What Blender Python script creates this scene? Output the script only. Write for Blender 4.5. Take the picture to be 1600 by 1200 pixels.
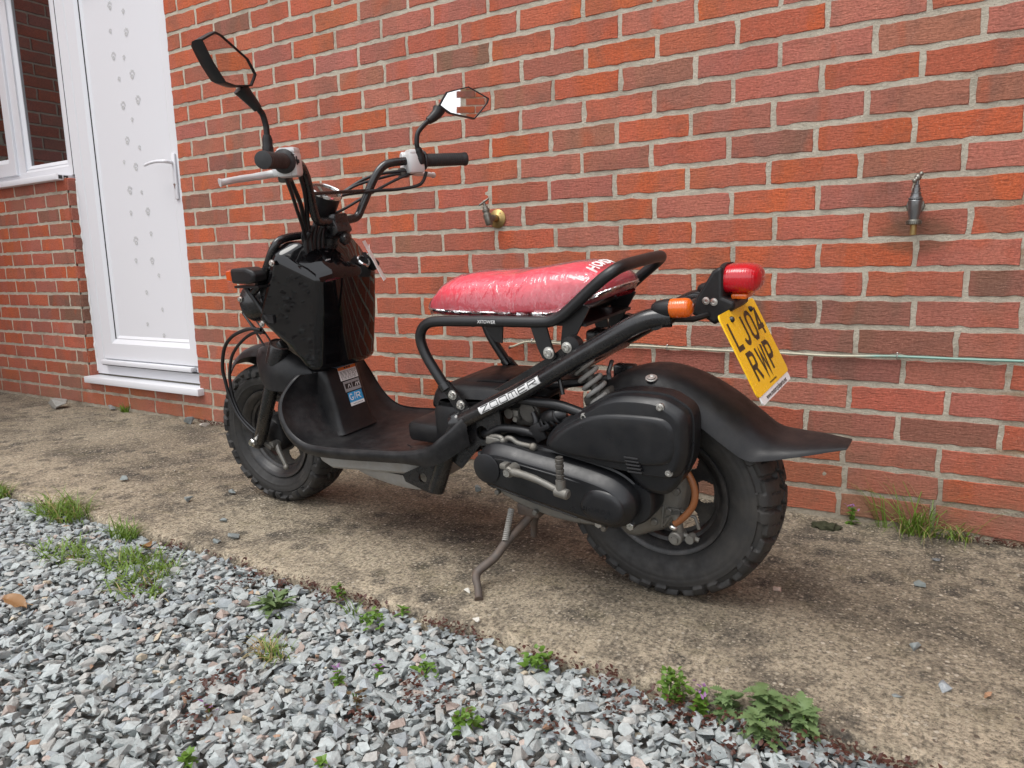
import bpy, bmesh, math, random
import numpy as np
from mathutils import Vector, Matrix, noise as mnoise
rnd = random.Random(7)
npr = np.random.RandomState(11)
scene = bpy.context.scene
for o in list(bpy.data.objects):
    bpy.data.objects.remove(o)

# ------------------------------------------------------------------ camera, sky, sun, exposure
CAM = Vector((0.31893, -2.08304, 0.71808))
YAW, PITCH, ROLL, FPX = -0.54889, -0.166895, -0.02171, 1120.36
cf = Vector((math.sin(YAW)*math.cos(PITCH), math.cos(YAW)*math.cos(PITCH), math.sin(PITCH)))
r0 = Vector((math.cos(YAW), -math.sin(YAW), 0)); u0 = r0.cross(cf)
cr = math.cos(ROLL)*r0 + math.sin(ROLL)*u0
cu_ = -math.sin(ROLL)*r0 + math.cos(ROLL)*u0
cam = bpy.data.cameras.new('camera')
cam.sensor_width = 36.0; cam.lens = 36.0*FPX/1600.0; cam.clip_start = 0.02; cam.clip_end = 500
camo = bpy.data.objects.new('camera', cam)
scene.collection.objects.link(camo)
M = Matrix((cr, cu_, -cf)).transposed().to_4x4(); M.translation = CAM
camo.matrix_world = M
scene.camera = camo

SUN_EL, SUN_AZ = math.radians(64), math.radians(205)     # azimuth clockwise from +Y
world = bpy.data.worlds.new('World'); scene.world = world; world.use_nodes = True
wn = world.node_tree.nodes; wl = world.node_tree.links
sky = wn.new('ShaderNodeTexSky'); sky.sky_type = 'NISHITA'; sky.sun_disc = False
sky.sun_elevation = SUN_EL; sky.sun_rotation = SUN_AZ; sky.dust_density = 4.0; sky.air_density = 1.0
hsv = wn.new('ShaderNodeHueSaturation'); hsv.inputs['Saturation'].default_value = 0.22
wl.new(sky.outputs[0], hsv.inputs['Color']); bg = wn['Background']
veil = wn.new('ShaderNodeMix'); veil.data_type = 'RGBA'; veil.inputs[0].default_value = .80; veil.inputs[7].default_value = (7.4, 7.6, 8.0, 1)   # even cloud cover
wl.new(hsv.outputs[0], veil.inputs[6]); wl.new(veil.outputs[2], bg.inputs['Color']); bg.inputs['Strength'].default_value = 0.15
sun = bpy.data.lights.new('sun', 'SUN'); sun.energy = 1.5; sun.angle = math.radians(32); sun.color = (1.0, 0.965, 0.92)
suno = bpy.data.objects.new('sun', sun); scene.collection.objects.link(suno)
sd = Vector((math.sin(SUN_AZ)*math.cos(SUN_EL), math.cos(SUN_AZ)*math.cos(SUN_EL), math.sin(SUN_EL)))
suno.rotation_euler = sd.to_track_quat('Z', 'Y').to_euler()
suno.location = (0, -4, 6)
vs = scene.view_settings
vs.view_transform = 'Standard'; vs.look = 'None'; vs.gamma = 1.0; vs.use_curve_mapping = False
vs.exposure = 0.66
scene.render.engine = 'CYCLES'

# ------------------------------------------------------------------ helpers
C = scene.collection
def tag(o, label=None, cat=None, group=None, kind=None):
    if label: o['label'] = label
    if cat: o['category'] = cat
    if group: o['group'] = group
    if kind: o['kind'] = kind
    return o
def empty(name, loc=(0, 0, 0), mat=None):
    o = bpy.data.objects.new(name, None); C.objects.link(o)
    o.empty_display_size = 0.05
    if mat is not None: o.matrix_world = mat
    else: o.location = loc
    return o

class MB:
    def __init__(s): s.v = []; s.f = []
    def add(s, vs_, fs):
        b = len(s.v); s.v += [tuple(p) for p in vs_]; s.f += [tuple(i+b for i in f) for f in fs]; return s
    def box(s, c, d, rot=None):
        vs_ = []
        for z in (-.5, .5):
            for x, y in ((-.5, -.5), (.5, -.5), (.5, .5), (-.5, .5)):
                p = Vector((x*d[0], y*d[1], z*d[2]))
                if rot is not None: p = rot @ p
                vs_.append(p+Vector(c))
        return s.add(vs_, [(3, 2, 1, 0), (4, 5, 6, 7), (0, 1, 5, 4), (1, 2, 6, 5), (2, 3, 7, 6), (3, 0, 4, 7)])
    def rbox(s, c, d, b, rot=None):
        """box with chamfered/rounded edges"""
        bm = bmesh.new(); bmesh.ops.create_cube(bm, size=1)
        for v in bm.verts: v.co = Vector((v.co.x*d[0], v.co.y*d[1], v.co.z*d[2]))
        bmesh.ops.bevel(bm, geom=bm.edges[:], offset=b, segments=2, profile=0.5, affect='EDGES')
        bm.verts.index_update()
        vs_ = [(rot @ v.co if rot is not None else v.co)+Vector(c) for v in bm.verts]
        fs = [[v.index for v in f.verts] for f in bm.faces]; bm.free()
        return s.add(vs_, fs)
    def tube(s, path, r, n=10, cap=True, closed=False):
        P = [Vector(p) for p in path]; m = len(P)
        R = r if isinstance(r, (list, tuple)) else [r]*m
        T = []
        for i in range(m):
            if closed: t = P[(i+1) % m]-P[i-1]
            else: t = P[min(i+1, m-1)]-P[max(i-1, 0)]
            T.append(t.normalized())
        a = Vector((0, 0, 1)) if abs(T[0].z) < .9 else Vector((0, 1, 0))
        N = (a-T[0]*a.dot(T[0])).normalized(); vs_ = []
        for i in range(m):
            if i:
                N = N-T[i]*N.dot(T[i]); N.normalize()
            Bn = T[i].cross(N)
            for k in range(n):
                an = 2*math.pi*k/n
                vs_.append(P[i]+(N*math.cos(an)+Bn*math.sin(an))*R[i])
        fs = []
        for i in range(m if closed else m-1):
            j = (i+1) % m
            for k in range(n):
                k2 = (k+1) % n
                fs.append((i*n+k, i*n+k2, j*n+k2, j*n+k))
        if cap and not closed:
            fs.append(tuple(range(n-1, -1, -1))); fs.append(tuple((m-1)*n+k for k in range(n)))
        return s.add(vs_, fs)
    def lathe(s, prof, org, ax=(0, 1, 0), n=32, closed=False):
        """prof: (radius, distance along axis)"""
        ax = Vector(ax).normalized(); a = Vector((0, 0, 1)) if abs(ax.z) < .9 else Vector((1, 0, 0))
        U = (a-ax*a.dot(ax)).normalized(); W = ax.cross(U); O = Vector(org); vs_ = []; m = len(prof)
        for r_, d in prof:
            for k in range(n):
                an = 2*math.pi*k/n
                vs_.append(O+ax*d+(U*math.cos(an)+W*math.sin(an))*max(r_, 1e-5))
        fs = []
        for i in range(m if closed else m-1):
            j = (i+1) % m
            for k in range(n):
                k2 = (k+1) % n
                fs.append((i*n+k, i*n+k2, j*n+k2, j*n+k))
        return s.add(vs_, fs)
    def cyl(s, a, b, r, n=16, bev=0.0):
        a = Vector(a); b = Vector(b); L = (b-a).length
        if bev: pr = [(0, 0), (r-bev, 0), (r, bev), (r, L-bev), (r-bev, L), (0, L)]
        else: pr = [(0, 0), (r, 0), (r, L), (0, L)]
        return s.lathe(pr, a, b-a, n)
    def bolt(s, c, ax, r=.008, h=.006):
        ax = Vector(ax).normalized(); c = Vector(c)
        s.lathe([(r*1.35, -.002), (r*1.35, h*.25), (r, h*.3), (r*.95, h), (r*.6, h*1.05), (r*.45, h*.55), (0, h*.55)], c, ax, 14)
        return s
    def ball(s, c, r, n=10, sc=(1, 1, 1)):
        vs_ = []; fs = []; m = n//2+1
        for i in range(m+1):
            th = math.pi*i/m
            for k in range(n):
                an = 2*math.pi*k/n
                vs_.append(Vector(c)+Vector((r*sc[0]*math.sin(th)*math.cos(an), r*sc[1]*math.sin(th)*math.sin(an), r*sc[2]*math.cos(th))))
        for i in range(m):
            for k in range(n):
                k2 = (k+1) % n; fs.append((i*n+k, (i+1)*n+k, (i+1)*n+k2, i*n+k2))
        return s.add(vs_, fs)
    def rings(s, R, cap0=True, cap1=True):
        n = len(R[0]); vs_ = [p for r_ in R for p in r_]; fs = []
        for i in range(len(R)-1):
            for k in range(n):
                k2 = (k+1) % n; fs.append((i*n+k, i*n+k2, (i+1)*n+k2, (i+1)*n+k))
        if cap0: fs.append(tuple(range(n-1, -1, -1)))
        if cap1: fs.append(tuple((len(R)-1)*n+k for k in range(n)))
        return s.add(vs_, fs)
    def grid(s, G, flip=False):
        m = len(G); n = len(G[0]); fs = []
        for i in range(m-1):
            for j in range(n-1):
                f = (i*n+j, i*n+j+1, (i+1)*n+j+1, (i+1)*n+j)
                fs.append(f[::-1] if flip else f)
        return s.add([p for r_ in G for p in r_], fs)
    def sheet(s, G, th):
        """grid given real thickness (offset along normals)"""
        m = len(G); n = len(G[0]); P = [[Vector(p) for p in r_] for r_ in G]; Q = []
        for i in range(m):
            row = []
            for j in range(n):
                a = P[min(i+1, m-1)][j]-P[max(i-1, 0)][j]; b = P[i][min(j+1, n-1)]-P[i][max(j-1, 0)]
                nn = a.cross(b)
                nn = nn.normalized() if nn.length > 1e-12 else Vector((0, 0, 1))
                row.append(P[i][j]+nn*th)
            Q.append(row)
        b0 = len(s.v); s.grid(P); b1 = len(s.v); s.grid(Q, True)
        per = [(0, j) for j in range(n)]+[(i, n-1) for i in range(1, m)]+[(m-1, j) for j in range(n-2, -1, -1)]+[(i, 0) for i in range(m-2, 0, -1)]
        L = len(per)
        for k in range(L):
            i, j = per[k]; i2, j2 = per[(k+1) % L]
            s.f.append((b0+i*n+j, b1+i*n+j, b1+i2*n+j2, b0+i2*n+j2))
        return s
    def strip(s, pts, w, f, h, closed=False):
        """flat mitred stroke; pts 2D, f maps (x,y,height)->3D"""
        P = [Vector((p[0], p[1])) for p in pts]; m = len(P); L = []; Rr = []
        for i in range(m):
            if closed: a = (P[i]-P[i-1]); b = (P[(i+1) % m]-P[i])
            else:
                a = (P[i]-P[i-1]) if i else (P[1]-P[0]); b = (P[i+1]-P[i]) if i < m-1 else (P[-1]-P[-2])
            a.normalize(); b.normalize(); na = Vector((-a.y, a.x)); nb = Vector((-b.y, b.x))
            t = (na+nb); t.normalize(); k = 1/max(.35, t.dot(na))
            L.append(P[i]+t*w*.5*k); Rr.append(P[i]-t*w*.5*k)
        vs_ = [f(p.x, p.y, h) for p in L]+[f(p.x, p.y, h) for p in Rr]
        fs = []
        for i in range(m if closed else m-1):
            j = (i+1) % m; fs.append((i, m+i, m+j, j))
        return s.add(vs_, fs)
    def build(s, name, mat, parent=None, smooth=35, bevel=0.0, seg=2, sub=0):
        me = bpy.data.meshes.new(name); me.from_pydata(s.v, [], s.f); me.update()
        bm = bmesh.new(); bm.from_mesh(me); bmesh.ops.recalc_face_normals(bm, faces=bm.faces); bm.to_mesh(me); bm.free()
        if smooth:
            me.polygons.foreach_set('use_smooth', [True]*len(me.polygons))
            if smooth < 180: me.set_sharp_from_angle(angle=math.radians(smooth))
        me.materials.append(mat)
        o = bpy.data.objects.new(name, me); C.objects.link(o)
        if parent is not None: o.parent = parent
        if bevel:
            b = o.modifiers.new('bevel', 'BEVEL'); b.width = bevel; b.segments = seg; b.limit_method = 'ANGLE'; b.angle_limit = math.radians(28)
            me.polygons.foreach_set('use_smooth', [True]*len(me.polygons))
        if sub:
            b = o.modifiers.new('sub', 'SUBSURF'); b.levels = sub; b.render_levels = sub
        return o

def crom(pts, k=6, closed=False):
    """Catmull-Rom through points of any dimension"""
    P = [np.array(p, float) for p in pts]; m = len(P); out = []
    for i in range(m if closed else m-1):
        if closed: a, b, c, d = P[i-1], P[i], P[(i+1) % m], P[(i+2) % m]
        else: a, b, c, d = P[max(i-1, 0)], P[i], P[i+1], P[min(i+2, m-1)]
        for j in range(k):
            t = j/k
            out.append(tuple(.5*((2*b)+(-a+c)*t+(2*a-5*b+4*c-d)*t*t+(-a+3*b-3*c+d)*t**3)))
    if not closed: out.append(tuple(P[-1]))
    return out
def fillet(pts, r, k=5):
    """round the inner corners of a 3D polyline"""
    P = [Vector(p) for p in pts]; out = [P[0]]
    for i in range(1, len(P)-1):
        a = (P[i-1]-P[i]); b = (P[i+1]-P[i]); d = min(r, a.length*.49, b.length*.49)
        p0 = P[i]+a.normalized()*d; p2 = P[i]+b.normalized()*d
        for j in range(k+1):
            t = j/k; out.append(p0*(1-t)**2+P[i]*2*t*(1-t)+p2*t*t)
    out.append(P[-1]); return out
def inset(poly, d):
    """offset a closed 2D polygon inwards by d"""
    m = len(poly); A = sum(poly[i][0]*poly[(i+1) % m][1]-poly[(i+1) % m][0]*poly[i][1] for i in range(m)); sg = 1 if A > 0 else -1
    out = []
    for i in range(m):
        a = Vector(poly[i])-Vector(poly[i-1]); b = Vector(poly[(i+1) % m])-Vector(poly[i])
        a.normalize(); b.normalize(); n1 = Vector((-a.y, a.x))*sg; n2 = Vector((-b.y, b.x))*sg; t = n1+n2
        t.normalize() if t.length > 1e-9 else None
        out.append(tuple(Vector(poly[i])+t*d/max(.5, t.dot(n1))))
    return out
def pillow(mb, poly, steps):
    """poly in (s,h); steps = [(t, inset)]"""
    R = []
    for t, d in steps:
        q = inset(poly, d) if abs(d) > 1e-9 else poly
        R.append([(p[0], t, p[1]) for p in q])
    return mb.rings(R)
def text_mesh(body, size, fn, extrude=0.0, spacing=1.0, shear=0.0, bold=0.0):
    cu = bpy.data.curves.new('txt', 'FONT'); cu.body = body; cu.size = size; cu.align_x = 'CENTER'; cu.align_y = 'CENTER'
    cu.space_character = spacing; cu.shear = shear; cu.extrude = extrude; cu.offset = bold; cu.resolution_u = 3
    o = bpy.data.objects.new('txt', cu); C.objects.link(o)
    bpy.context.view_layer.update()
    me = bpy.data.meshes.new_from_object(o.evaluated_get(bpy.context.evaluated_depsgraph_get()))
    mb = MB(); mb.add([fn(v.co.x, v.co.y, v.co.z) for v in me.vertices], [list(p.vertices) for p in me.polygons])
    bpy.data.objects.remove(o); bpy.data.curves.remove(cu); bpy.data.meshes.remove(me)
    return mb

# ------------------------------------------------------------------ materials
class NT:
    def __init__(s, name):
        s.m = bpy.data.materials.new(name); s.m.use_nodes = True; s.t = s.m.node_tree; s.n = s.t.nodes; s.b = s.n['Principled BSDF']; s.out = s.n['Material Output']
        s.pos = None
    def new(s, ty, **kw):
        nd = s.n.new(ty)
        for k, v in kw.items():
            if hasattr(nd, k): setattr(nd, k, v)
        return nd
    def link(s, a, b): s.t.links.new(a, b)
    def P(s, obj=False):
        if obj:
            return s.new('ShaderNodeTexCoord').outputs['Object']
        if s.pos is None: s.pos = s.new('ShaderNodeNewGeometry').outputs['Position']
        return s.pos
    def noise(s, scale, detail=4, rough=.55, vec=None, sc=None, dist=0.0):
        n = s.new('ShaderNodeTexNoise'); n.inputs['Scale'].default_value = scale; n.inputs['Detail'].default_value = detail; n.inputs['Roughness'].default_value = rough
        n.inputs['Distortion'].default_value = dist
        v = vec if vec is not None else s.P()
        if sc:
            mp = s.new('ShaderNodeMapping'); mp.inputs['Scale'].default_value = sc; s.link(v, mp.inputs['Vector']); v = mp.outputs[0]
        s.link(v, n.inputs['Vector']); return n.outputs['Fac']
    def voro(s, scale, feat='F1', out='Distance', rand=1.0, sc=None):
        n = s.new('ShaderNodeTexVoronoi', feature=feat); n.inputs['Scale'].default_value = scale; n.inputs['Randomness'].default_value = rand
        v = s.P()
        if sc:
            mp = s.new('ShaderNodeMapping'); mp.inputs['Scale'].default_value = sc; s.link(v, mp.inputs['Vector']); v = mp.outputs[0]
        s.link(v, n.inputs['Vector']); return n.outputs[out]
    def ramp(s, fac, stops, interp='LINEAR'):
        r = s.new('ShaderNodeValToRGB'); r.color_ramp.interpolation = interp; e = r.color_ramp.elements
        while len(e) < len(stops): e.new(.5)
        for el, (p, c) in zip(e, stops):
            el.position = p; el.color = (c, c, c, 1) if isinstance(c, (int, float)) else (*c[:3], 1)
        s.link(fac, r.inputs['Fac']); return r.outputs['Color']
    def mix(s, fac, a, b, mode='MIX'):
        m = s.new('ShaderNodeMix', data_type='RGBA', blend_type=mode)
        for sock, val in ((m.inputs[0], fac), (m.inputs[6], a), (m.inputs[7], b)):
            if isinstance(val, (int, float)): sock.default_value = val
            elif isinstance(val, tuple): sock.default_value = (*val[:3], 1)
            else: s.link(val, sock)
        return m.outputs[2]
    def math(s, op, a, b=0.0, c=None):
        m = s.new('ShaderNodeMath', operation=op)
        for i, val in enumerate((a, b) if c is None else (a, b, c)):
            if isinstance(val, (int, float)): m.inputs[i].default_value = val
            else: s.link(val, m.inputs[i])
        return m.outputs[0]
    def bump(s, h, strength=.3, dist=.002, normal=None):
        b = s.new('ShaderNodeBump'); b.inputs['Strength'].default_value = strength; b.inputs['Distance'].default_value = dist
        s.link(h, b.inputs['Height'])
        if normal is not None: s.link(normal, b.inputs['Normal'])
        return b.outputs[0]
    def set(s, **kw):
        for k, v in kw.items():
            sock = s.b.inputs[k.replace('_', ' ')]
            if isinstance(v, (int, float)): sock.default_value = v
            elif isinstance(v, tuple): sock.default_value = (*v[:3], 1)
            else: s.link(v, sock)
        return s

def simple(name, col, rough=.5, metal=0.0, var=.12, nscale=60, bump=.0, bscale=250, coat=0.0, spec=.5, rvar=.12, dust=0.0, dustcol=(.16, .14, .12)):
    t = NT(name)
    n = t.noise(nscale, 5, .6)
    c = t.mix(n, tuple(x*(1-var) for x in col), tuple(min(1, x*(1+var)) for x in col))
    if dust > 0:
        d = t.ramp(t.noise(23, 6, .65), [(.42, 0.0), (.75, dust)])
        sp = t.ramp(t.noise(420, 2, .5), [(.62, 0.0), (.72, dust)])
        c = t.mix(d, c, dustcol); c = t.mix(sp, c, dustcol)
    t.set(Base_Color=c, Metallic=metal, Coat_Weight=coat, Specular_IOR_Level=spec)
    t.set(Roughness=t.ramp(t.noise(nscale*.6, 5, .6), [(.25, max(.02, rough-rvar)), (.75, min(1, rough+rvar))]))
    if bump: t.set(Normal=t.bump(t.noise(bscale, 3, .6), bump, .001))
    return t.m

mt = {}
mt['plastic'] = simple('matte_black_plastic', (.0095, .0095, .0105), .40, bump=.10, bscale=1400, dust=.06, spec=.30)
mt['plastic_worn'] = simple('worn_floor_plastic', (.0095, .0095, .0105), .40, bump=.12, bscale=900, dust=.16, spec=.30, dustcol=(.13, .125, .12))
mt['cover'] = simple('engine_cover_black', (.0085, .009, .0105), .36, bump=.06, bscale=1800, dust=.04, var=.05, spec=.40)
mt['frame'] = simple('frame_black_paint', (.008, .008, .009), .27, dust=.10, coat=.15, bump=.03, bscale=160)
mt['rackpaint'] = simple('satin_black_powder_coat', (.010, .010, .011), .38, bump=.05, bscale=2200, rvar=.05)
mt['grip'] = simple('grip_rubber', (.018, .018, .019), .58, bump=.25, bscale=900)
mt['cable'] = simple('cable_black', (.009, .009, .010), .42)
mt['rim'] = simple('wheel_black_steel', (.016, .016, .017), .38, dust=.28)
mt['alloy'] = simple('weathered_alloy', (.17, .165, .15), .55, .55, bump=.35, bscale=300, dust=.5, dustcol=(.20, .17, .13), var=.25)
mt['alloy_dark'] = simple('dirty_engine_metal', (.075, .070, .062), .55, .3, bump=.3, bscale=200, dust=.35, dustcol=(.12, .10, .08), var=.35)
mt['chrome'] = simple('polished_silver_casting', (.72, .72, .71), .2, 1.0, rvar=.08, var=.05)
mt['silver'] = simple('satin_silver_lever', (.58, .585, .58), .36, .22, var=.06)
mt['bolt'] = simple('zinc_bolt', (.62, .61, .58), .3, 1.0, var=.15)
mt['steel_rust'] = simple('rusty_stand_steel', (.10, .085, .075), .65, .3, bump=.4, bscale=400, dust=.6, dustcol=(.15, .085, .05), var=.3)
mt['box'] = simple('grey_dusty_box', (.27, .265, .25), .7, bump=.2, bscale=250, dust=.5, dustcol=(.22, .19, .15), var=.2)
mt['white'] = simple('white_upvc', (.65, .66, .69), .32, var=.004, rvar=.0, nscale=9)
mt['decal_white'] = simple('decal_white', (.75, .75, .74), .35, var=.04)
mt['decal_black'] = simple('decal_black', (.012, .012, .012), .35)
mt['plate_ink'] = simple('plate_ink', (.035, .026, .012), .4)
mt['plate'] = simple('plate_yellow', (.86, .50, .010), .24, var=.03, dust=.05, dustcol=(.35, .22, .03))
mt['decal_orange'] = simple('decal_orange', (.75, .16, .02), .35)
mt['decal_blue'] = simple('decal_blue', (.02, .30, .60), .32)
mt['decal_grey'] = simple('decal_silver', (.28, .28, .28), .35)
mt['paw'] = simple('paw_print_grey', (.49, .495, .49), .5, var=.15)
mt['brass'] = simple('brass_plate', (.40, .28, .11), .48, .8, dust=.5, dustcol=(.2, .15, .08), bump=.2, bscale=200)
mt['tapmetal'] = simple('weathered_tap_metal', (.22, .215, .19), .42, .85, dust=.45, dustcol=(.12, .10, .07), bump=.3, bscale=260, var=.25)
mt['tapmetal2'] = simple('chrome_worn_tap', (.20, .21, .22), .36, .9, dust=.4, dustcol=(.15, .13, .10), bump=.2, bscale=260, var=.2)
mt['moss'] = simple('moss', (.028, .030, .012), .95, bump=.8, bscale=300, var=.5, nscale=300)
mt['gap_dark'] = simple('gap_black', (.03, .03, .032), .6)
mt['inside'] = simple('dark_interior', (.012, .012, .013), .8)
mt['orangehose'] = simple('amber_rubber_hose', (.22, .075, .022), .5, dust=.3, dustcol=(.2, .1, .05))

# glossy tank paint
t = NT('gloss_black_paint')
t.set(Base_Color=(.0035, .0033, .0038), Roughness=.03, Coat_Weight=.0, Specular_IOR_Level=.5,
      Normal=t.bump(t.noise(9, 2, .5), .012, .01))
mt['gloss'] = t.m
# tyre rubber
t = NT('tyre_rubber')
c = t.mix(t.noise(35, 6, .65), (.012, .012, .012), (.024, .023, .022))
c = t.mix(t.ramp(t.noise(14, 6, .7), [(.48, 0.0), (.78, .5)]), c, (.060, .053, .045))
t.set(Base_Color=c, Roughness=t.ramp(t.noise(60, 4), [(.3, .55), (.7, .8)]), Normal=t.bump(t.noise(500, 4, .7), .25, .001))
mt['tyre'] = t.m
# lenses
def lens(name, col, dens=1.0):
    t = NT(name)
    t.set(Base_Color=col, Roughness=.06, Transmission_Weight=.35, IOR=1.49, Coat_Weight=.5, Coat_Roughness=.03)
    w = t.new('ShaderNodeTexWave'); w.inputs['Scale'].default_value = 70; w.bands_direction = 'X'; w.inputs['Distortion'].default_value = 0
    t.link(t.P(True), w.inputs['Vector'])
    t.set(Normal=t.bump(w.outputs['Fac'], .22, .002)); return t.m
mt['red_lens'] = lens('red_lens', (.62, .006, .018)); mt['amber_lens'] = lens('amber_lens', (.85, .16, .008)); mt['orange_lens'] = lens('orange_lens', (.80, .11, .01))
# mirror
t = NT('mirror_glass'); t.set(Base_Color=(.82, .82, .82), Metallic=1.0, Roughness=.015); mt['mirror'] = t.m
# window glass
t = NT('window_glass'); t.set(Base_Color=(.012, .013, .014), Roughness=.012, Specular_IOR_Level=.85, Coat_Weight=1.0, Coat_Roughness=.01, IOR=1.55); mt['glass'] = t.m
# red vinyl seat
t = NT('red_vinyl')
t.set(Base_Color=t.mix(t.noise(40, 3), (.80, .032, .075), (.86, .045, .095)), Roughness=.45, Normal=t.bump(t.noise(700, 2), .12, .0006)); mt['red'] = t.m
# clear film
t = NT('clear_plastic_film')
wv = t.noise(17, 3, .55, sc=(1.7, .8, .8), dist=.6); wv2 = t.noise(48, 2, .5, sc=(1.3, .7, .8), dist=.6)
ridge = t.math('ABSOLUTE', t.math('SUBTRACT', wv, .5)); ridge2 = t.math('ABSOLUTE', t.math('SUBTRACT', wv2, .5))
hh = t.math('ADD', t.math('MULTIPLY', ridge, 1.0), t.math('MULTIPLY', ridge2, .30))
nb = t.bump(hh, .7, .010)
gl = t.new('ShaderNodeBsdfGlossy'); gl.inputs['Roughness'].default_value = .10; t.link(nb, gl.inputs['Normal'])
df = t.new('ShaderNodeBsdfDiffuse'); df.inputs['Color'].default_value = (.8, .76, .77, 1)
tr = t.new('ShaderNodeBsdfTransparent')
fr = t.new('ShaderNodeFresnel'); fr.inputs['IOR'].default_value = 1.55; t.link(nb, fr.inputs['Normal'])
m1 = t.new('ShaderNodeMixShader'); t.link(t.math('MINIMUM', t.math('ADD', t.math('MULTIPLY', fr.outputs[0], 1.0), .03), 1.0), m1.inputs[0]); t.link(tr.outputs[0], m1.inputs[1]); t.link(gl.outputs[0], m1.inputs[2])
m2 = t.new('ShaderNodeMixShader'); t.link(t.ramp(ridge, [(0.0, .16), (.012, .05), (.10, .04)]), m2.inputs[0]); t.link(m1.outputs[0], m2.inputs[1]); t.link(df.outputs[0], m2.inputs[2])  # white wrinkle streaks: film highlights painted in as diffuse colour
t.link(m2.outputs[0], t.out.inputs['Surface']); mt['film'] = t.m

def brick_mat(name, attr):
    t = NT(name)
    if attr:
        a = t.new('ShaderNodeAttribute', attribute_name='Col'); base = a.outputs['Color']; rv = t.noise(2.3, 0)
    else:
        oi = t.new('ShaderNodeObjectInfo'); base = oi.outputs['Color']; rv = oi.outputs['Random']
    fire = t.ramp(t.noise(4.2, 2, .5, sc=(1.7, 1, .8), dist=.6), [(.46, 0.0), (.58, .65)])
    c = t.mix(fire, base, t.mix(.45, base, (.20, .11, .09)))
    hot = t.ramp(t.noise(5.1, 2, .5, sc=(1.5, 1, .7), dist=.4), [(.54, 0.0), (.62, .8)])
    c = t.mix(hot, c, t.mix(.55, base, (.50, .100, .042)))
    band = t.ramp(t.noise(3.3, 2, .5, sc=(2.0, 1, .35), dist=.3), [(.47, 0.0), (.53, .60)]); c = t.mix(band, c, t.mix(.55, base, (.42, .13, .105)))
    smoke = t.ramp(t.noise(9, 4, .6, sc=(1, 1, 1.6)), [(.52, 0.0), (.78, .50)])
    c = t.mix(smoke, c, (.12, .075, .06))
    grain = t.noise(150, 6, .78, sc=(1, 1, 1.0))
    drag = t.noise(120, 5, .65, sc=(.35, 1, 1.6), dist=.8)
    c = t.mix(t.ramp(grain, [(.40, .9), (.58, 0.0)]), c, t.mix(.5, c, (.10, .035, .02)))
    c = t.mix(t.ramp(t.noise(170, 4, .7), [(.60, 0.0), (.68, .55)]), c, (.52, .28, .20))
    c = t.mix(t.ramp(drag, [(.30, .6), (.45, 0.0)]), c, t.mix(.6, c, (.07, .03, .02)))
    # lime bloom and splashed dirt close to the ground
    bloom = t.ramp(t.noise(17, 6, .75), [(.66, 0.0), (.84, .30)]); c = t.mix(bloom, c, (.46, .36, .31))
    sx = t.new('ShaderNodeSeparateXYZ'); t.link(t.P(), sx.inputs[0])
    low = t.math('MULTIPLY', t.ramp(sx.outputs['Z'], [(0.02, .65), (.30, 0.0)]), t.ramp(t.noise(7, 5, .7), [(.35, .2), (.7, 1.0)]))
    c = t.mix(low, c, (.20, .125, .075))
    dx = t.math('DIVIDE', t.math('SUBTRACT', sx.outputs['X'], .235), .10); dz = t.math('DIVIDE', t.math('SUBTRACT', sx.outputs['Z'], .765), .055)   # damp patch under the dripping tap
    wet = t.math('SUBTRACT', 1.15, t.math('ADD', t.math('MULTIPLY', dx, dx), t.math('MULTIPLY', dz, dz))); wet = t.ramp(t.math('MULTIPLY', wet, t.math('ADD', t.noise(14, 4, .6), .4)), [(.15, 0.0), (.7, .6)])
    c = t.mix(wet, c, (.13, .075, .045))
    t.set(Base_Color=c, Roughness=.9, Specular_IOR_Level=.25)
    h = t.math('ADD', t.math('MULTIPLY', drag, .9), t.math('MULTIPLY', grain, .5))
    pits = t.ramp(t.voro(95), [(.0, 0.0), (.16, 1.0)])
    h = t.math('ADD', h, t.math('MULTIPLY', pits, .25))
    t.set(Normal=t.bump(h, .85, .0055)); return t.m
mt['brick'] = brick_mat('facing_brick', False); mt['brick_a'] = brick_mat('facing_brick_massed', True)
t = NT('mortar')
c = t.mix(t.noise(40, 6, .7), (.42, .38, .305), (.66, .605, .495))
c = t.mix(t.ramp(t.noise(6, 5, .7), [(.46, 0.0), (.72, .7)]), c, (.24, .205, .16))
c = t.mix(t.ramp(t.noise(420, 2), [(.6, 0.0), (.7, .6)]), c, (.2, .17, .13))
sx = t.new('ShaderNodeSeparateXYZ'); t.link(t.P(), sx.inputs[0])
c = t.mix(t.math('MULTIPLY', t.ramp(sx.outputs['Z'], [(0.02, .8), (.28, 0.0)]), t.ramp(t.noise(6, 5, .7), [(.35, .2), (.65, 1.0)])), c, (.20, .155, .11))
rust = t.math('MULTIPLY', t.ramp(sx.outputs['X'], [(.36, 0.0), (.50, .8)]), t.ramp(t.noise(5, 4, .65, sc=(.5, 1, 3.0)), [(.48, 0.0), (.60, 1.0)]))   # rusty run-off in the joints at the right
c = t.mix(rust, c, (.26, .13, .055))
t.set(Base_Color=c, Roughness=.95, Specular_IOR_Level=.2, Normal=t.bump(t.noise(150, 6, .75), 1.0, .009)); mt['mortar'] = t.m

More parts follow.
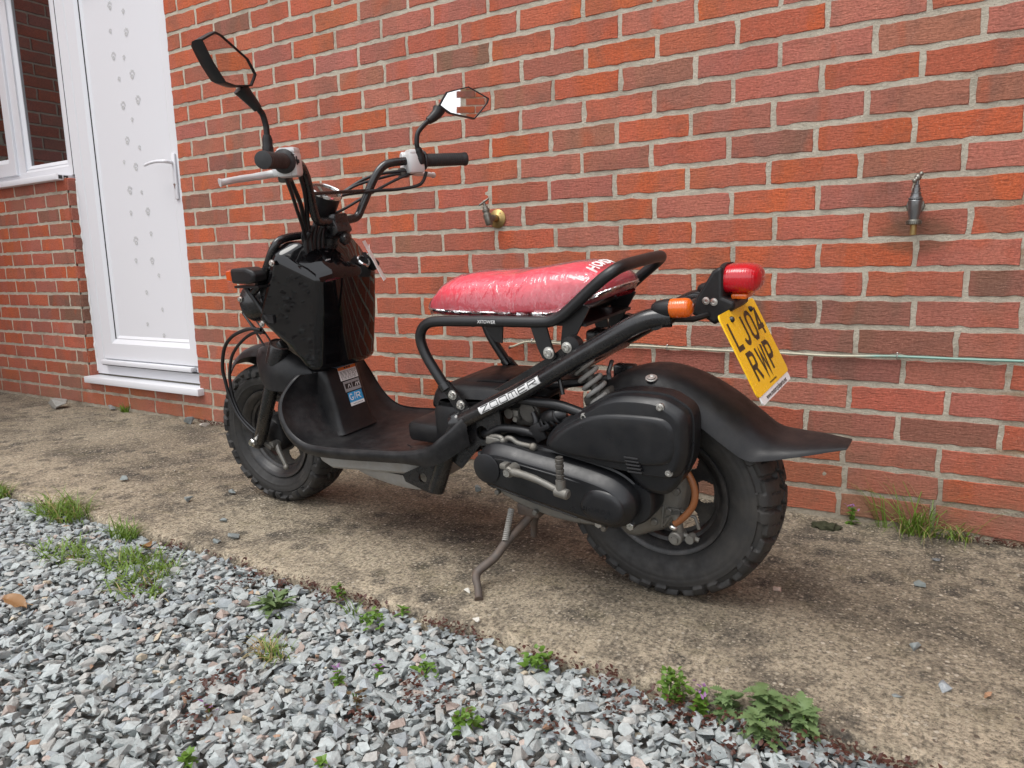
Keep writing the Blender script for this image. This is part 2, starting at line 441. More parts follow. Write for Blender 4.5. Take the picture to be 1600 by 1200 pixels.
# concrete path
t = NT('old_concrete')
c = t.mix(t.ramp(t.noise(3.0, 7, .7), [(.3, 0.0), (.7, 1.0)]), (.265, .222, .158), (.51, .435, .32))
sx = t.new('ShaderNodeSeparateXYZ'); t.link(t.P(), sx.inputs[0])
edge = t.math('MULTIPLY', t.ramp(t.math('ADD', sx.outputs['Y'], 1.01), [(0.02, 1.0), (.42, 0.0)]), t.ramp(t.noise(9, 5, .7), [(.3, .30), (.6, 1.0)]))
c = t.mix(edge, c, (.78, .655, .48))                                   # clean worn arris
stain = t.ramp(t.noise(4.4, 7, .72, dist=.4), [(.48, 0.0), (.62, .80)])
c = t.mix(stain, c, (.108, .095, .078))
lich = t.math('MULTIPLY', t.ramp(t.voro(13), [(.22, 1.0), (.40, 0.0)]), t.ramp(t.noise(1.9, 3, .6), [(.40, 0.0), (.50, .9)]))
c = t.mix(t.math('MULTIPLY', lich, t.ramp(t.noise(150, 3, .7), [(.35, .25), (.6, 1.0)])), c, (.060, .057, .054))
c = t.mix(t.ramp(t.noise(7.7, 5, .7), [(.55, 0.0), (.72, .5)]), c, (.26, .225, .12))   # algae
fine = t.noise(120, 7, .82)
c = t.mix(t.ramp(fine, [(.40, 1.0), (.53, 0.0)]), c, t.mix(.72, c, (.03, .026, .02)))
c = t.mix(t.ramp(t.noise(55, 6, .75), [(.40, .8), (.52, 0.0)]), c, t.mix(.6, c, (.05, .042, .033)))
c = t.mix(t.ramp(t.noise(110, 5, .75), [(.55, 0.0), (.63, .65)]), c, (.52, .44, .32))
vc = t.voro(75, out='Color'); vd = t.voro(75)
sepv = t.new('ShaderNodeSeparateColor'); t.link(vc, sepv.inputs[0])
agg = t.math('MULTIPLY', t.ramp(vd, [(.24, 1.0), (.36, 0.0)]), t.ramp(sepv.outputs[0], [(.74, 0.0), (.77, 1.0)]))
c = t.mix(t.math('MULTIPLY', agg, .95), c, t.ramp(sepv.outputs[1], [(0.0, (.16, .12, .09)), (.4, (.46, .40, .31)), (1.0, (.70, .62, .50))]))
vd2 = t.voro(150); vc2 = t.voro(150, out='Color'); sp2 = t.new('ShaderNodeSeparateColor'); t.link(vc2, sp2.inputs[0])
agg2 = t.math('MULTIPLY', t.ramp(vd2, [(.25, 1.0), (.4, 0.0)]), t.ramp(sp2.outputs[0], [(.80, 0.0), (.84, 1.0)]))
c = t.mix(t.math('MULTIPLY', agg2, .85), c, (.60, .52, .40))
t.set(Base_Color=c, Roughness=.88, Specular_IOR_Level=.3)
wv = t.new('ShaderNodeTexWave'); wv.bands_direction = 'X'; wv.inputs['Scale'].default_value = 22; wv.inputs['Distortion'].default_value = 4; wv.inputs['Detail'].default_value = 3
t.link(t.P(), wv.inputs['Vector'])
h = t.math('ADD', t.math('MULTIPLY', fine, .8), t.math('MULTIPLY', t.noise(60, 5, .7), .7)); h = t.math('ADD', h, t.math('MULTIPLY', agg, .45)); h = t.math('ADD', h, t.math('MULTIPLY', wv.outputs['Fac'], .30))
t.set(Normal=t.bump(h, 1.0, .011)); mt['concrete'] = t.m
# soil and far gravel
t = NT('soil_and_grit')
c = t.mix(t.noise(60, 6, .7), (.14, .135, .12), (.30, .29, .27)); t.set(Base_Color=c, Roughness=.95, Normal=t.bump(t.noise(130, 5, .7), .9, .01)); mt['soil'] = t.m
# slate gravel
t = NT('slate_gravel')
a = t.new('ShaderNodeAttribute', attribute_name='Col')
c = t.mix(t.ramp(t.noise(120, 5, .7), [(.3, .6), (.7, 0.0)]), a.outputs['Color'], t.mix(.6, a.outputs['Color'], (.08, .085, .085)))
c = t.mix(t.ramp(t.noise(45, 4, .65, dist=1.5), [(.58, 0.0), (.72, .45)]), c, (.55, .55, .52))
t.set(Base_Color=c, Roughness=.72, Specular_IOR_Level=.35, Normal=t.bump(t.noise(170, 5, .65), .55, .004)); mt['gravel'] = t.m
# plants
def leafmat(name, c1, c2, sss=.15, sc=60):
    t = NT(name)
    c = t.mix(t.noise(sc, 4, .6), c1, c2)
    d = t.new('ShaderNodeBsdfTranslucent'); t.link(c, d.inputs['Color'])
    t.set(Base_Color=c, Roughness=.5)
    m = t.new('ShaderNodeMixShader'); m.inputs[0].default_value = .28
    t.link(t.b.outputs[0], m.inputs[1]); t.link(d.outputs[0], m.inputs[2]); t.link(m.outputs[0], t.out.inputs['Surface']); return t.m
mt['grass'] = leafmat('grass_green', (.075, .155, .016), (.19, .28, .04))
mt['straw'] = leafmat('grass_straw', (.30, .23, .10), (.42, .35, .17))
mt['nettle'] = leafmat('nettle_green', (.085, .15, .055), (.21, .29, .12))
mt['weed'] = leafmat('weed_green', (.07, .16, .02), (.16, .27, .04))
mt['sage'] = leafmat('sage_rosette', (.09, .15, .05), (.16, .22, .09))
mt['sedum'] = leafmat('red_sedum', (.055, .022, .016), (.115, .042, .028), sc=120)
mt['purple'] = leafmat('purple_petals', (.20, .08, .22), (.32, .16, .33))
mt['bronze'] = leafmat('bronze_leaf', (.09, .05, .03), (.13, .09, .035))
mt['deadleaf'] = leafmat('dead_leaf', (.30, .15, .055), (.42, .25, .12))

# ------------------------------------------------------------------ ground, path
GZ = -0.05
mb = MB(); n = 1
mb.add([(-60, -60, GZ), (60, -60, GZ), (60, 40, GZ), (-60, 40, GZ)], [(0, 1, 2, 3)])
tag(mb.build('ground', mt['soil'], smooth=0), kind='structure')
EDGE = -.990
def near_edge(y): return y+.033 if -1.10 < y < -.5 else y
xs = np.concatenate([np.linspace(-4.75, 1.3, 243), [2.2, 3.2, 4.2]]); ys = np.concatenate([[EDGE], np.linspace(EDGE+.004, .03, 46)])
G = []
for x in xs:
    row = []
    for j, y in enumerate(ys):
        z = .0035*mnoise.noise((x*2.1, y*2.1, 3))+.0022*mnoise.noise((x*9, y*9, 1))-.001
        yy = y
        if j < 2:
            yy = EDGE+.010*mnoise.noise((x*5, 0, 7))+.006*mnoise.noise((x*23, 0, 2))+(.0 if j == 0 else .010)
            z -= (.012 if j == 0 else .0)+.006*abs(mnoise.noise((x*12, 4, 2)))
        row.append((x, yy, z))
    G.append([(row[0][0], row[0][1]+.004, -.09)]+row)
mb = MB().grid(G)
tag(mb.build('concrete_path', mt['concrete'], smooth=50), kind='structure')

# ------------------------------------------------------------------ gravel (stuff)
shapes = []
for k in range(28):
    bm = bmesh.new()
    el = rnd.uniform(.50, .85); fl = rnd.uniform(.24, .52)
    for i in range(11):
        p = Vector((rnd.gauss(0, 1), rnd.gauss(0, 1), rnd.gauss(0, 1))).normalized()*rnd.uniform(.8, 1.05)
        bm.verts.new((p.x, p.y*el, p.z*fl))
    r_ = bmesh.ops.convex_hull(bm, input=bm.verts[:]); bmesh.ops.delete(bm, geom=[v for v in bm.verts if not v.link_faces], context='VERTS')
    bmesh.ops.triangulate(bm, faces=bm.faces[:])
    bm.verts.index_update()
    shapes.append((np.array([v.co[:] for v in bm.verts]), np.array([[v.index for v in f.verts] for f in bm.faces]))); bm.free()
def stone_col():
    q = rnd.random()
    b = rnd.uniform(.74, 1.10)
    if q < .70: c = (.40, .435, .430)
    elif q < .84: c = (.43, .43, .405)
    elif q < .945: c = (.335, .37, .385)
    elif q < .983: c = (.43, .345, .30)
    elif q < .994: c = (.56, .48, .36)
    else: c = (.36, .21, .13)
    return tuple(min(.68, x*b) for x in c)
def put_stones(spots):
    V = []; Fc = []; Col = []; b = 0
    for x, y, z, r_, tilt in spots:
        v, f = shapes[rnd.randrange(len(shapes))]
        e = Matrix.Rotation(rnd.uniform(0, 6.283), 3, 'Z') @ Matrix.Rotation(rnd.gauss(0, tilt), 3, 'X') @ Matrix.Rotation(rnd.gauss(0, tilt), 3, 'Y') @ Matrix.Rotation(rnd.uniform(0, 6.283), 3, 'Z')
        p = (v*r_*np.array([1, 1, rnd.uniform(.8, 1.25)])) @ np.array(e).T + np.array([x, y, z])
        V.append(p); Fc.append(f+b); b += len(v); Col += [stone_col()]*len(f)
    return np.concatenate(V), np.concatenate(Fc), Col
spots = []
def gz(x, y):
    d = EDGE-y
    return -.022+.010*min(1, max(0, d)/.12)+.007*mnoise.noise((x*2.4, y*2.4, 5))
x = -3.6
while x < .95:
    y = EDGE-.004
    while y > -2.05:
        dcam = math.hypot(x-CAM.x, y-CAM.y)
        for layer in range(4):
            r_ = rnd.uniform(.0085, .0160) if rnd.random() < .68 else rnd.uniform(.0160, .0250)
            xx = x+rnd.uniform(-.013, .013); yy = min(EDGE-.004-r_*.6*rnd.random(), y+rnd.uniform(-.013, .013))
            if layer == 3: r_ = rnd.uniform(.005, .0095)
            z = gz(xx, yy)+(-.016, -.004, .004, .001)[layer]+rnd.uniform(-.004, .004)
            if layer == 2 and rnd.random() < .45: continue
            spots.append((xx, yy, z, r_, .26))
        y -= .0205
    x += .0205
for i in range(4200):
    x = rnd.uniform(-6.5, 3.5); y = rnd.uniform(-3.6, EDGE-.02)
    if -3.6 < x < .95 and y > -2.05: continue
    spots.append((x, y, -.025, rnd.uniform(.014, .028), .4))
Vv, Ff, Cc = put_stones(spots)
me = bpy.data.meshes.new('gravel'); me.from_pydata(Vv.tolist(), [], Ff.tolist())
at = me.color_attributes.new('Col', 'FLOAT_COLOR', 'CORNER')
cc = np.repeat(np.c_[np.array(Cc), np.ones(len(Cc))], 3, axis=0).astype(np.float32); at.data.foreach_set('color', cc.ravel())
me.materials.append(mt['gravel']); o = bpy.data.objects.new('gravel', me); C.objects.link(o)
tag(o, 'grey slate chippings spread beside the concrete path', 'gravel', kind='stuff')

# ------------------------------------------------------------------ the house: bricks, mortar, door, window
house = empty('brick_house', (-1.0, 0, 0))
tag(house, 'red brick house wall with white door and window', 'house')
house_inv = Matrix.Translation((1.0, 0, 0))
ROWDX = {-2: -.004, -1: .003, 0: .005, 1: .005, 2: -.002, 3: -.006, 4: -.010, 5: -.013, 6: .002, 7: .008, 8: .010, 9: .012, 10: .017, 11: .001, 12: .002, 13: -.008, 14: -.002, 15: -.016, 16: .105, 17: -.02}
TONE = {'o': (.52, .122, .050), 'r': (.475, .128, .072), 'p': (.445, .150, .108), 'b': (.36, .145, .096), 'd': (.235, .115, .082)}
TT = {  # tone of the brick that starts at perpend n on course k, read off the wall
 0: {1: 'r', 0: 'p', -1: 'o', -2: 'r', -3: 'o', -4: 'b', -5: 'r', -6: 'p', -7: 'p', -8: 'r', -9: 'r', -10: 'r', -11: 'b', -12: 'p'},
 1: {1.5: 'p', .5: 'b', -.5: 'p', -1.5: 'p', -2.5: 'b', -3.5: 'o', -4.5: 'b', -5.5: 'r', -6.5: 'p', -7.5: 'o', -8.5: 'p', -9.5: 'r', -10.5: 'b', -11.5: 'b', -12.5: 'o'},
 2: {1: 'r', 0: 'o', -1: 'p', -2: 'b', -3: 'r', -4: 'p', -5: 'r', -6: 'r', -7: 'p', -8: 'p', -9: 'r'},
 3: {1.5: 'b', .5: 'b', -.5: 'p', -1.5: 'b', -2.5: 'o', -3.5: 'b', -4.5: 'o', -5.5: 'r'},
 4: {1: 'o', 0: 'o', -1: 'd', -2: 'r', -3: 'b', -4: 'p', -5: 'r', -6: 'o'},
 5: {1.5: 'p', .5: 'b', -.5: 'o', -1.5: 'r', -2.5: 'o', -3.5: 'p', -4.5: 'r'},
 6: {1: 'o', 0: 'p', -1: 'o', -2: 'p', -3: 'o', -4: 'r', -5: 'p', -6: 'r'},
 7: {1.5: 'r', .5: 'b', -.5: 'r', -1.5: 'r', -2.5: 'o', -3.5: 'p', -4.5: 'o', -5.5: 'r'},
 8: {1: 'p', 0: 'o', -1: 'o', -2: 'o', -3: 'r', -4: 'o', -5: 'p', -6: 'o'},
 9: {1.5: 'd', .5: 'r', -.5: 'p', -1.5: 'o', -2.5: 'r', -3.5: 'o', -4.5: 'o'},
 10: {1: 'b', 0: 'd', -1: 'd', -2: 'o', -3: 'r'},
 11: {1.5: 'b', .5: 'd', -.5: 'd', -1.5: 'b', -2.5: 'o'},
 12: {1: 'b', 0: 'd', -1: 'p', -2: 'b', -3: 'r'}, 13: {1.5: 'p', .5: 'r', -.5: 'p', -1.5: 'b'},
 14: {1: 'd', 0: 'b', -1: 'r'}, 15: {1.5: 'r', .5: 'b', -.5: 'o'}, 16: {1: 'o', 0: 'b', -1: 'r'}, 17: {.5: 'b', -.5: 'r'}}
BX0, BX1, OPL, OPR, OPT, SILLZ = -4.745, 4.2, -3.63, -2.685, 2.2575, 1.195
def brick_geo(L, Hh, seed):
    """one brick: wavy arrises, slightly proud and uneven face; local x along wall, -y out, z up"""
    q = random.Random(seed); nx = max(3, int(L/.022)); nz = 3
    def ringpts(ins, y, jit):
        P = []; a = L/2-ins; b = Hh/2-ins
        for i in range(nx): P.append((-a+2*a*i/nx, -b))
        for i in range(nz): P.append((a, -b+2*b*i/nz))
        for i in range(nx): P.append((a-2*a*i/nx, b))
        for i in range(nz): P.append((-a, b-2*b*i/nz))
        return [(p[0]+q.gauss(0, jit), y+q.gauss(0, jit*.35), p[1]+q.gauss(0, jit)) for p in P]
    R0 = ringpts(0, .030, .0); R1 = ringpts(0.0002, .0046, .0011)
    R2 = []
    for p in R1:
        k = q.uniform(.0012, .0042); cx = (L/2-k)/(L/2); cz = (Hh/2-k)/(Hh/2)
        R2.append((p[0]*cx, q.gauss(0, .0005), p[2]*cz))
    tilt = q.gauss(0, .006); tx = q.gauss(0, .002)
    fx = lambda p: (p[0], p[1]+tilt*p[2]+tx*p[0], p[2])
    R2 = [fx(p) for p in R2]
    mb = MB(); mb.rings([R0, R1, R2], False, True)
    return mb
def brick_color(k, nn, x):
    tl = TT.get(k, {}).get(nn)
    if tl is None:
        q = random.Random(int(k*971+nn*37+5000)).random()
        if x < OPL: tl = 'o' if q < .30 else 'r' if q < .62 else 'p' if q < .80 else 'b' if q < .93 else 'd'
        else: tl = 'o' if q < .36 else 'r' if q < .68 else 'p' if q < .85 else 'b' if q < .97 else 'd'
    c = TONE[tl]; q = random.Random(int(k*131+nn*77+900)); b = q.uniform(.90, 1.10)
    return tuple(x_*b*q.uniform(.95, 1.05) for x_ in c)
allb = []
for k in range(-44, 18):
    zc = 1.32-.075*k
    spans = []
    if zc > OPT: spans.append((BX0, BX1, 'r'))
    elif zc < .145: spans.append((BX0, BX1, 'r'))
    else:
        if zc < SILLZ: spans.append((BX0, OPL, 'l'))
        spans.append((OPR, BX1, 'r'))
    for a, b, side in spans:
        if side == 'l': step = .2205; off = -3.7356 if k % 2 == 0 else -3.8556
        else: step = .225; off = ROWDX.get(k, random.Random(k+50).uniform(-.01, .01))+(0 if k % 2 == 0 else .1125)
        n0 = math.floor((a-off)/step)
        i = n0
        while True:
            x0 = max(a, off+i*step+.005); x1 = min(b, off+(i+1)*step-.005)
            if x0 >= b: break
            nn = i+(0 if k % 2 == 0 else .5)
            if x1-x0 > .03:
                allb.append((k, nn, x0, x1, zc, side))
            i += 1
def proj(p):
    d = Vector(p)-CAM; z = d.dot(cf)
    if z < .05: return None
    return (800+FPX*d.dot(cr)/z, 600-FPX*d.dot(cu_)/z, z)
def vis_size(b):
    k, nn, x0, x1, zc, side = b
    P = proj(((x0+x1)/2, 0, zc))
    if P is None: return 0
    h = .13*FPX/P[2]
    if not (-h < P[0] < 1600+h and -h*.4 < P[1] < 1200): return 0
    if 430 < P[0] < 590 and 400 < P[1] < 640 and zc < .70: return 1   # behind the scooter's body
    if 940 < P[0] < 1200 and 600 < P[1]: return 1
    return (x1-x0)/P[2]**2
order = sorted(range(len(allb)), key=lambda i: -vis_size(allb[i]))
single = set(i for i in order[:300] if vis_size(allb[i]) > 0)
variants = {}
restV = []; restF = []; restC = []
for i, b in enumerate(allb):
    k, nn, x0, x1, zc, side = b; L = x1-x0; c = brick_color(k, nn, (x0+x1)/2)
    if i in single:
        full = abs(L-.215) < .004 or abs(L-.2105) < .003
        key = (round(L, 3), i % 18) if full else (round(L, 3), k)
        if key not in variants:
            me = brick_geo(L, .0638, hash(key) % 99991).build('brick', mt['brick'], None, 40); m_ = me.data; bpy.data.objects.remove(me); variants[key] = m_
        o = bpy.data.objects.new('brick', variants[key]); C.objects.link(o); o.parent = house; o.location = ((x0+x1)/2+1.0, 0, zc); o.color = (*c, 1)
    else:
        g = brick_geo(L, .0638, i); bb = len(restV)
        restV += [(p[0]+(x0+x1)/2+1.0, p[1], p[2]+zc) for p in g.v]; restF += [tuple(j+bb for j in f) for f in g.f]; restC += [c]*len(g.f)
# return wall of the house at the left (outside the frame, mirrored in the window)
for k in range(-30, 18):
    zc = 1.32-.075*k; off = 0 if k % 2 == 0 else .1125; i = 0
    while i*.225 < 3.4:
        y0 = -i*.225-off; L = .215; g = brick_geo(L, .0638, 5000+k*40+i); bb = len(restV)
        restV += [(BX0-.005-p[1]+1.0, y0-L/2+p[0]-.005, p[2]+zc) for p in g.v]; restF += [tuple(j+bb for j in f) for f in g.f]
        restC += [brick_color(k, i+60, -4)]*len(g.f); i += 1
for k in range(-44, 18):      # wing projecting at the far right (outside the frame, seen in the right mirror)
    zc = 1.32-.075*k; off = 0 if k % 2 == 0 else .1125; i = 0
    while i*.225+off < 2.95:
        y0 = -i*.225-off; L = .215; g = brick_geo(L, .0638, 9000+k*40+i); bb = len(restV)
        restV += [(BX1+.005+p[1]+1.0, y0-L/2-p[0]-.005, p[2]+zc) for p in g.v]; restF += [tuple(j+bb for j in f) for f in g.f]
        restC += [brick_color(k, i+90, 4)]*len(g.f); i += 1
me = bpy.data.meshes.new('brick_mass'); me.from_pydata(restV, [], restF)
bm = bmesh.new(); bm.from_mesh(me); bmesh.ops.recalc_face_normals(bm, faces=bm.faces); bm.to_mesh(me); bm.free()
at = me.color_attributes.new('Col', 'FLOAT_COLOR', 'CORNER'); arr = []
for p, c in zip(me.polygons, restC): arr += [(*c, 1)]*p.loop_total
at.data.foreach_set('color', np.array(arr, np.float32).ravel()); me.materials.append(mt['brick_a'])
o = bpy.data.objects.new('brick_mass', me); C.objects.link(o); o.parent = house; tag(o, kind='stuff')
# mortar bed: sheet behind the brick faces with its own wobble
def hp(p): return (p[0]+1.0, p[1], p[2])
mb = MB(); JY = .0020
def msheet(x0, x1, z0, z1, st=.03):
    nx = max(2, int((x1-x0)/st)+1); nz = max(2, int((z1-z0)/.0125)+1)
    mb.grid([[hp((x, JY+.0016*mnoise.noise((x*31, z*31, 0))+.0008*mnoise.noise((x*90, z*90, 4)), z)) for x in np.linspace(x0, x1, nx)] for z in np.linspace(z0, z1, nz)])
msheet(OPR+.002, BX1, -.08, 2.26); msheet(BX0, OPL-.002, -.08, SILLZ+.01); msheet(OPL-.002, OPR+.002, -.08, .16)
mb.grid([[hp((x, JY, z)) for x in np.linspace(BX0, BX1, 60)] for z in np.linspace(2.26, 4.6, 30)])
mb.box(hp(((OPR+BX1)/2, .16, 1.09)), (BX1-OPR-.004, .28, 2.34)); mb.box(hp(((BX0+OPL)/2, .16, .555)), (OPL-BX0-.004, .28, 1.27)); mb.box(hp(((BX0+BX1)/2, .16, 3.43)), (BX1-BX0, .28, 2.33))
mb.box(hp(((OPL+OPR)/2, .16, .035)), (OPR-OPL+.003, .28, .25))
mb.box(hp((OPL+.0005, .10, .60)), (.006, .18, 1.18)); mb.box(hp((BX0-.14, -1.7, 1.75)), (.258, 3.4, 3.6)); mb.box(hp((BX1+.14, -1.55, 2.2)), (.258, 3.10, 4.8))
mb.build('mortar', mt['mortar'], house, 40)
# reveal at the left side of the door opening: brick ends
for k in range(2, 16):
    zc = 1.32-.075*k
    o = brick_geo(.052, .064, 7000+k).build('brick', mt['brick'], house, 40)
    o.rotation_euler = (0, 0, math.radians(90)); o.location = hp((OPL+.006, .030, zc)); o.color = (*brick_color(k, 80+k, -4), 1)

YF = .05
mb = MB(); q = random.Random(9); mb.tube([hp((OPL+.007+q.gauss(0, .0015), .046+q.gauss(0, .001), .19+i*.02)) for i in range(51)], [.0045+abs(q.gauss(0, .0022)) for i in range(51)], 6); mb.build('door_sealant', mt['decal_white'], house, 60)
def fbox(mb, x0, x1, z0, z1, y0, y1): return mb.box(hp(((x0+x1)/2, (y0+y1)/2, (z0+z1)/2)), (x1-x0, y1-y0, z1-z0))
def profile_frame(mb, x0, x1, z0, z1, w, y, d, ch=.010):
    """mitred frame with a chamfered inner edge; y is the front plane"""
    O = [(x0, z0), (x1, z0), (x1, z1), (x0, z1)]
    def ins(v): return [(x0+v, z0+v), (x1-v, z0+v), (x1-v, z1-v), (x0+v, z1-v)]
    R = [[hp((p[0], y+d, p[1])) for p in O], [hp((p[0], y+.002, p[1])) for p in O], [hp((p[0], y, p[1])) for p in ins(.002)], [hp((p[0], y, p[1])) for p in ins(w-ch*1.6)],
         [hp((p[0], y+ch, p[1])) for p in ins(w)], [hp((p[0], y+d, p[1])) for p in ins(w)]]
    mb.rings(R, False, False); return mb
# --- door
mb = MB(); profile_frame(mb, OPL+.004, OPR+.075, .176, OPT, .092, YF-.004, .07, .012)
door = mb.build('door', mt['white'], house, 30)
door['label'] = 'white plastic door with faint paw print stickers'
mb = MB(); profile_frame(mb, -3.535, -2.705, .262, 2.165, .112, YF-.010, .05, .018); mb.build('leaf_frame', mt['white'], door, 30)
mb = MB(); fbox(mb, -3.43, -2.80, .36, 2.06, YF+.012, YF+.03); mb.build('panel', mt['white'], door, 30)
mb = MB(); profile_frame(mb, -3.428, -2.795, .369, 2.06, .024, YF+.004, .02, .012); mb.build('bead', mt['white'], door, 30)
mb = MB(); fbox(mb, -3.540, -3.534, .262, 2.16, YF-.0060, YF+.0); fbox(mb, -3.4305, -3.4265, .37, 2.06, YF+.0005, YF+.006); fbox(mb, -3.634, -3.630, 1.22, 2.2, YF-.0055, YF); fbox(mb, -3.53, -2.72, .2295, .2325, YF-.028, YF-.005); mb.build('gap_dark', mt['gap_dark'], door, 0)  # dark strips painting the shade in thin gaps of frame, leaf and panel
mb = MB(); mb.rbox(hp((-3.145, YF-.022, .246)), (.77, .03, .024), .005); mb.build('weather_bar', mt['white'], door, 30)
mb = MB(); mb.rbox(hp((-2.768, YF-.016, 1.145)), (.026, .010, .205), .004); mb.build('handle_plate', mt['white'], door, 30)
mb = MB(); hz = [(-2.772, .025, 1.207), (-2.772, -.004, 1.208), (-2.79, -.012, 1.209), (-2.83, -.014, 1.211), (-2.88, -.013, 1.208), (-2.925, -.010, 1.202)]
mb.tube([hp(p) for p in crom(hz, 5)], [.0085]*5+[.008]*5+[.0075]*5+[.007]*5+[.0065]*5+[.005], 10); mb.build('handle', mt['white'], door, 60)
mb = MB(); mb.cyl(hp((-2.768, YF-.024, 1.108)), hp((-2.768, YF-.020, 1.108)), .006, 12); fbox(mb, -2.7705, -2.7655, 1.090, 1.104, YF-.0235, YF-.0215); mb.build('keyhole', mt['bolt'], door, 30)
paws = [(-3.182, 1.963, 1), (-3.079, 1.919, 0), (-3.198, 1.852, 0), (-3.071, 1.827, 1), (-3.194, 1.740, 1), (-3.111, 1.720, 0), (-3.168, 1.632, 0), (-3.059, 1.638, 1), (-3.158, 1.510, 1), (-3.034, 1.520, 1), (-3.097, 1.437, 0), (-3.154, 1.347, 1), (-3.061, 1.304, 0), (-3.200, 1.250, 0), (-3.107, 1.220, 1), (-3.177, 1.114, 1), (-3.081, 1.097, 0), (-3.047, 1.005, 1), (-3.188, 1.005, 0), (-3.039, .898, 0), (-3.171, .870, 1), (-3.188, .772, 0), (-3.053, .769, 1), (-3.010, .696, 0), (-3.127, .613, 0), (-3.010, .529, 0), (-3.147, .453, 0), (-3.018, .400, 0), (-3.10, 2.03, 1)]
for px_, pz_, big in paws:
    mb = MB(); q = random.Random(px_*pz_); sc = (.024 if big else .014)*q.uniform(.9, 1.1); rot = q.uniform(-.35, .35)
    def disc(cx, cz, rx, rz, ring):
        cxr = cx*math.cos(rot)-cz*math.sin(rot); czr = cx*math.sin(rot)+cz*math.cos(rot); a = []; b = []
        for i in range(9):
            an = 6.283*i/9; a.append((px_+cxr*sc+math.cos(an)*rx*sc, YF+.0105, pz_+czr*sc+math.sin(an)*rz*sc)); b.append((px_+cxr*sc+math.cos(an)*rx*sc*.45, YF+.0105, pz_+czr*sc+math.sin(an)*rz*sc*.45))
        if ring: mb.rings([[hp(p) for p in a], [hp(p) for p in b]], False, False)
        else: mb.add([hp(p) for p in a], [tuple(range(9))])
    disc(0, -.45, .50, .42, big)
    for cx, cz in ((-.62, .12), (-.24, .52), (.24, .52), (.62, .12)): disc(cx, cz, .19, .27, False if not big else True)
    mb.build('paw_print', mt['paw'], door, 0)
mb = MB(); mb.rbox(hp((-3.143, .010, .1515)), (.972, .085, .034), .004); mb.build('door_sill', mt['white'], house, 30)
# --- window left of the door, on the low wall
mb = MB(); profile_frame(mb, -5.45, OPL+.003, 1.222, OPT, .066, YF-.004, .07, .012); fbox(mb, -4.200, -4.112, 1.27, 2.20, YF-.0035, YF+.06)
window = mb.build('window', mt['white'], house, 30); window['label'] = 'white window frame with dark reflecting panes'
mb = MB(); profile_frame(mb, -5.30, -4.188, 1.262, 2.17, .095, YF-.018, .05, .016); mb.build('casement_frame', mt['white'], window, 30)
mb = MB(); profile_frame(mb, -4.112, -3.69, 1.284, 2.195, .022, YF+.003, .03, .014); mb.build('glazing_bead', mt['white'], window, 30)
mb = MB(); fbox(mb, -4.10, -3.70, 1.29, 2.19, YF+.02, YF+.026); mb.build('pane', mt['glass'], window, 0)
mb = MB(); fbox(mb, -5.24, -4.27, 1.33, 2.11, YF+.015, YF+.021); mb.build('pane', mt['glass'], window, 0)
mb = MB(); fbox(mb, -5.4, -3.6, 1.25, 2.25, YF+.3, YF+.31); mb.build('room_back', mt['inside'], window, 0)
mb = MB(); mb.rbox(hp((-4.20, .012, 1.207)), (1.10, .10, .030), .004)
fbox(mb, -3.652, -3.632, 1.193, 1.221, -.0365, -.0345); wsill = mb.build('window_sill', mt['white'], house, 30)
mb = MB()
for yy in (-.018, .012): mb.box(hp((-3.6495, yy, 1.207)), (.004, .022, .017))
for xx in (-3.674, -3.655): pass
mb.build('sill_end_opening', mt['gap_dark'], wsill, 0)

# ------------------------------------------------------------------ the scooter (local x = forward, y = left, z = up)
HD, LEAN = -0.03464, 0.0944
bF = Vector((-math.cos(HD), -math.sin(HD), 0)); bL = Vector((math.sin(HD), -math.cos(HD), 0)); bZ = Vector((0, 0, 1))
bt = bL*math.cos(LEAN)-bZ*math.sin(LEAN); bh = bL*math.sin(LEAN)+bZ*math.cos(LEAN)
BM = Matrix((bF, bt, bh)).transposed().to_4x4(); BM.translation = Vector((-.1717, -.6051, .0))
sc_ = empty('motor_scooter', mat=BM)
tag(sc_, 'black motor scooter with red wrapped seat leaning on its stand', 'scooter')
def both(fn):
    for sg in (1, -1): fn(sg)

